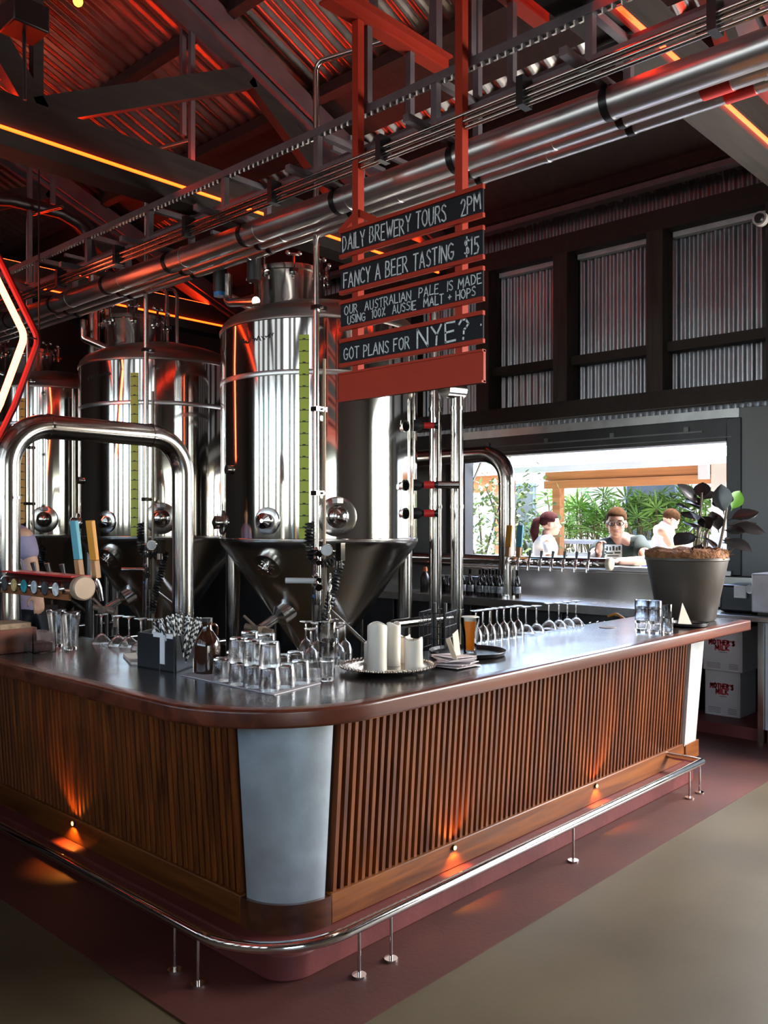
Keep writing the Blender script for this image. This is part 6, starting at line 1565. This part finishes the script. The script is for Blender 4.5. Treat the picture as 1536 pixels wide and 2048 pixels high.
# bartender bending behind the left font
d = 6.4
simple_person('bartender in lavender t-shirt and dark apron bending behind the beer font with coloured medallions', wp(-18, 1024), RT * -.85 + Vector((0, 0, -.45)), 1.1, wp(32, 1086), wp(46, 1159, .05), wp(48, 1229, .05), wp(30, 1074, .24), wp(15, 1144, .25), wp(-21, 1184, .1), wp(48, 1074, -.20), wp(66, 1134, -.22), wp(74, 1186, -.26), 'lavender', 'hairbrown', False)
ap = bpy.data.objects.get('person.003')
q = [wp(14, 1075, -.2), wp(26, 1075, -.24), wp(34, 1140, -.24), wp(48, 1290, -.2), wp(14, 1290, -.12)]
nrm_ = -FW * .01
mb = MB(); mb.add(q + [x - nrm_ for x in q], [(0, 1, 2, 3, 4), (9, 8, 7, 6, 5), (0, 5, 6, 1), (1, 6, 7, 2), (2, 7, 8, 3), (3, 8, 9, 4), (4, 9, 5, 0)])
mb.build('apron', mat('dark_apron', (.015, .016, .03), .85), ap, world=True, smooth=0)
# drinker at the far left: only the elbow reaches into view
d = 3.9
pat = thing('person', 'person in dark clothes whose bare elbow rests on the bar by the timber crate', 'person', P(-190, 1200, Z=0))
base = Vector((1.25, 4.6, 0))
pat.location = base
elb = P(2, 1272, t=4.62); J = {'pelvis': base + Vector((0, 0, .86)), 'waist': base + Vector((.02, -.02, 1.05)), 'chest': base + Vector((.06, -.04, 1.26)), 'neckb': base + Vector((.06, -.05, 1.40)), 'neck': base + Vector((.08, -.05, 1.47)),
     'sl': base + Vector((.06, .16, 1.36)), 'el': base + Vector((.35, .3, 1.02)), 'wl': base + Vector((.56, .14, 1.02)), 'sr': base + Vector((.1, -.2, 1.34)), 'er': elb, 'wr': elb + Vector((.0, .24, .02)),
     'hl': base + Vector((0, .1, .82)), 'kl': base + Vector((.05, .1, .48)), 'al': base + Vector((0, .1, .09)), 'hr': base + Vector((0, -.1, .82)), 'kr': base + Vector((.05, -.1, .48)), 'ar': base + Vector((0, -.1, .09))}
J['er'].z = max(J['er'].z, ZC + .045); J['wr'].z = ZC + .045; J['wl'].z = ZC + .04; J['el'].z = ZC + .05
hm, Mx = head_mb(base + Vector((.1, -.05, 1.6)), (1, .2, 0), (0, 0, 1), 1.0)
b_ = skin_mesh(J, E, Rr); al = MB(); al.add(b_.v, b_.f); al.add(hm.v, hm.f)
for a, b2 in (('wl', 'el'), ('wr', 'er')):
    h = hand_mb(J[a], J[a] - J[b2], Vector((.1, .1, -1)), 1.0, .4); al.add(h.v, h.f)
remeshed(al, 'body', 'skin', pat, .012, 3)
Jt = {k_: J[k_] for k_ in ('pelvis', 'waist', 'chest', 'neckb', 'sl', 'sr')}; Jt['pelvis'] = Jt['pelvis'] - Vector((0, 0, .09)); Jt['ml'] = J['sl'].lerp(J['el'], .5); Jt['mr'] = J['sr'].lerp(J['er'], .5)
remeshed(skin_mesh(Jt, Et, Rt), 'shirt', 'denim', pat, .014, 3)
remeshed(skin_mesh({k_: J[k_] for k_ in ('pelvis', 'hl', 'kl', 'al', 'hr', 'kr', 'ar')}, [('pelvis', 'hl'), ('hl', 'kl'), ('kl', 'al'), ('pelvis', 'hr'), ('hr', 'kr'), ('kr', 'ar')], {'pelvis': (.19, .15), 'hl': .12, 'kl': .09, 'al': .075, 'hr': .12, 'kr': .09, 'ar': .075}), 'trousers', 'denim', pat, .015, 3)
cap_hair(Mx, 1.0, 'hairbrown', pat)
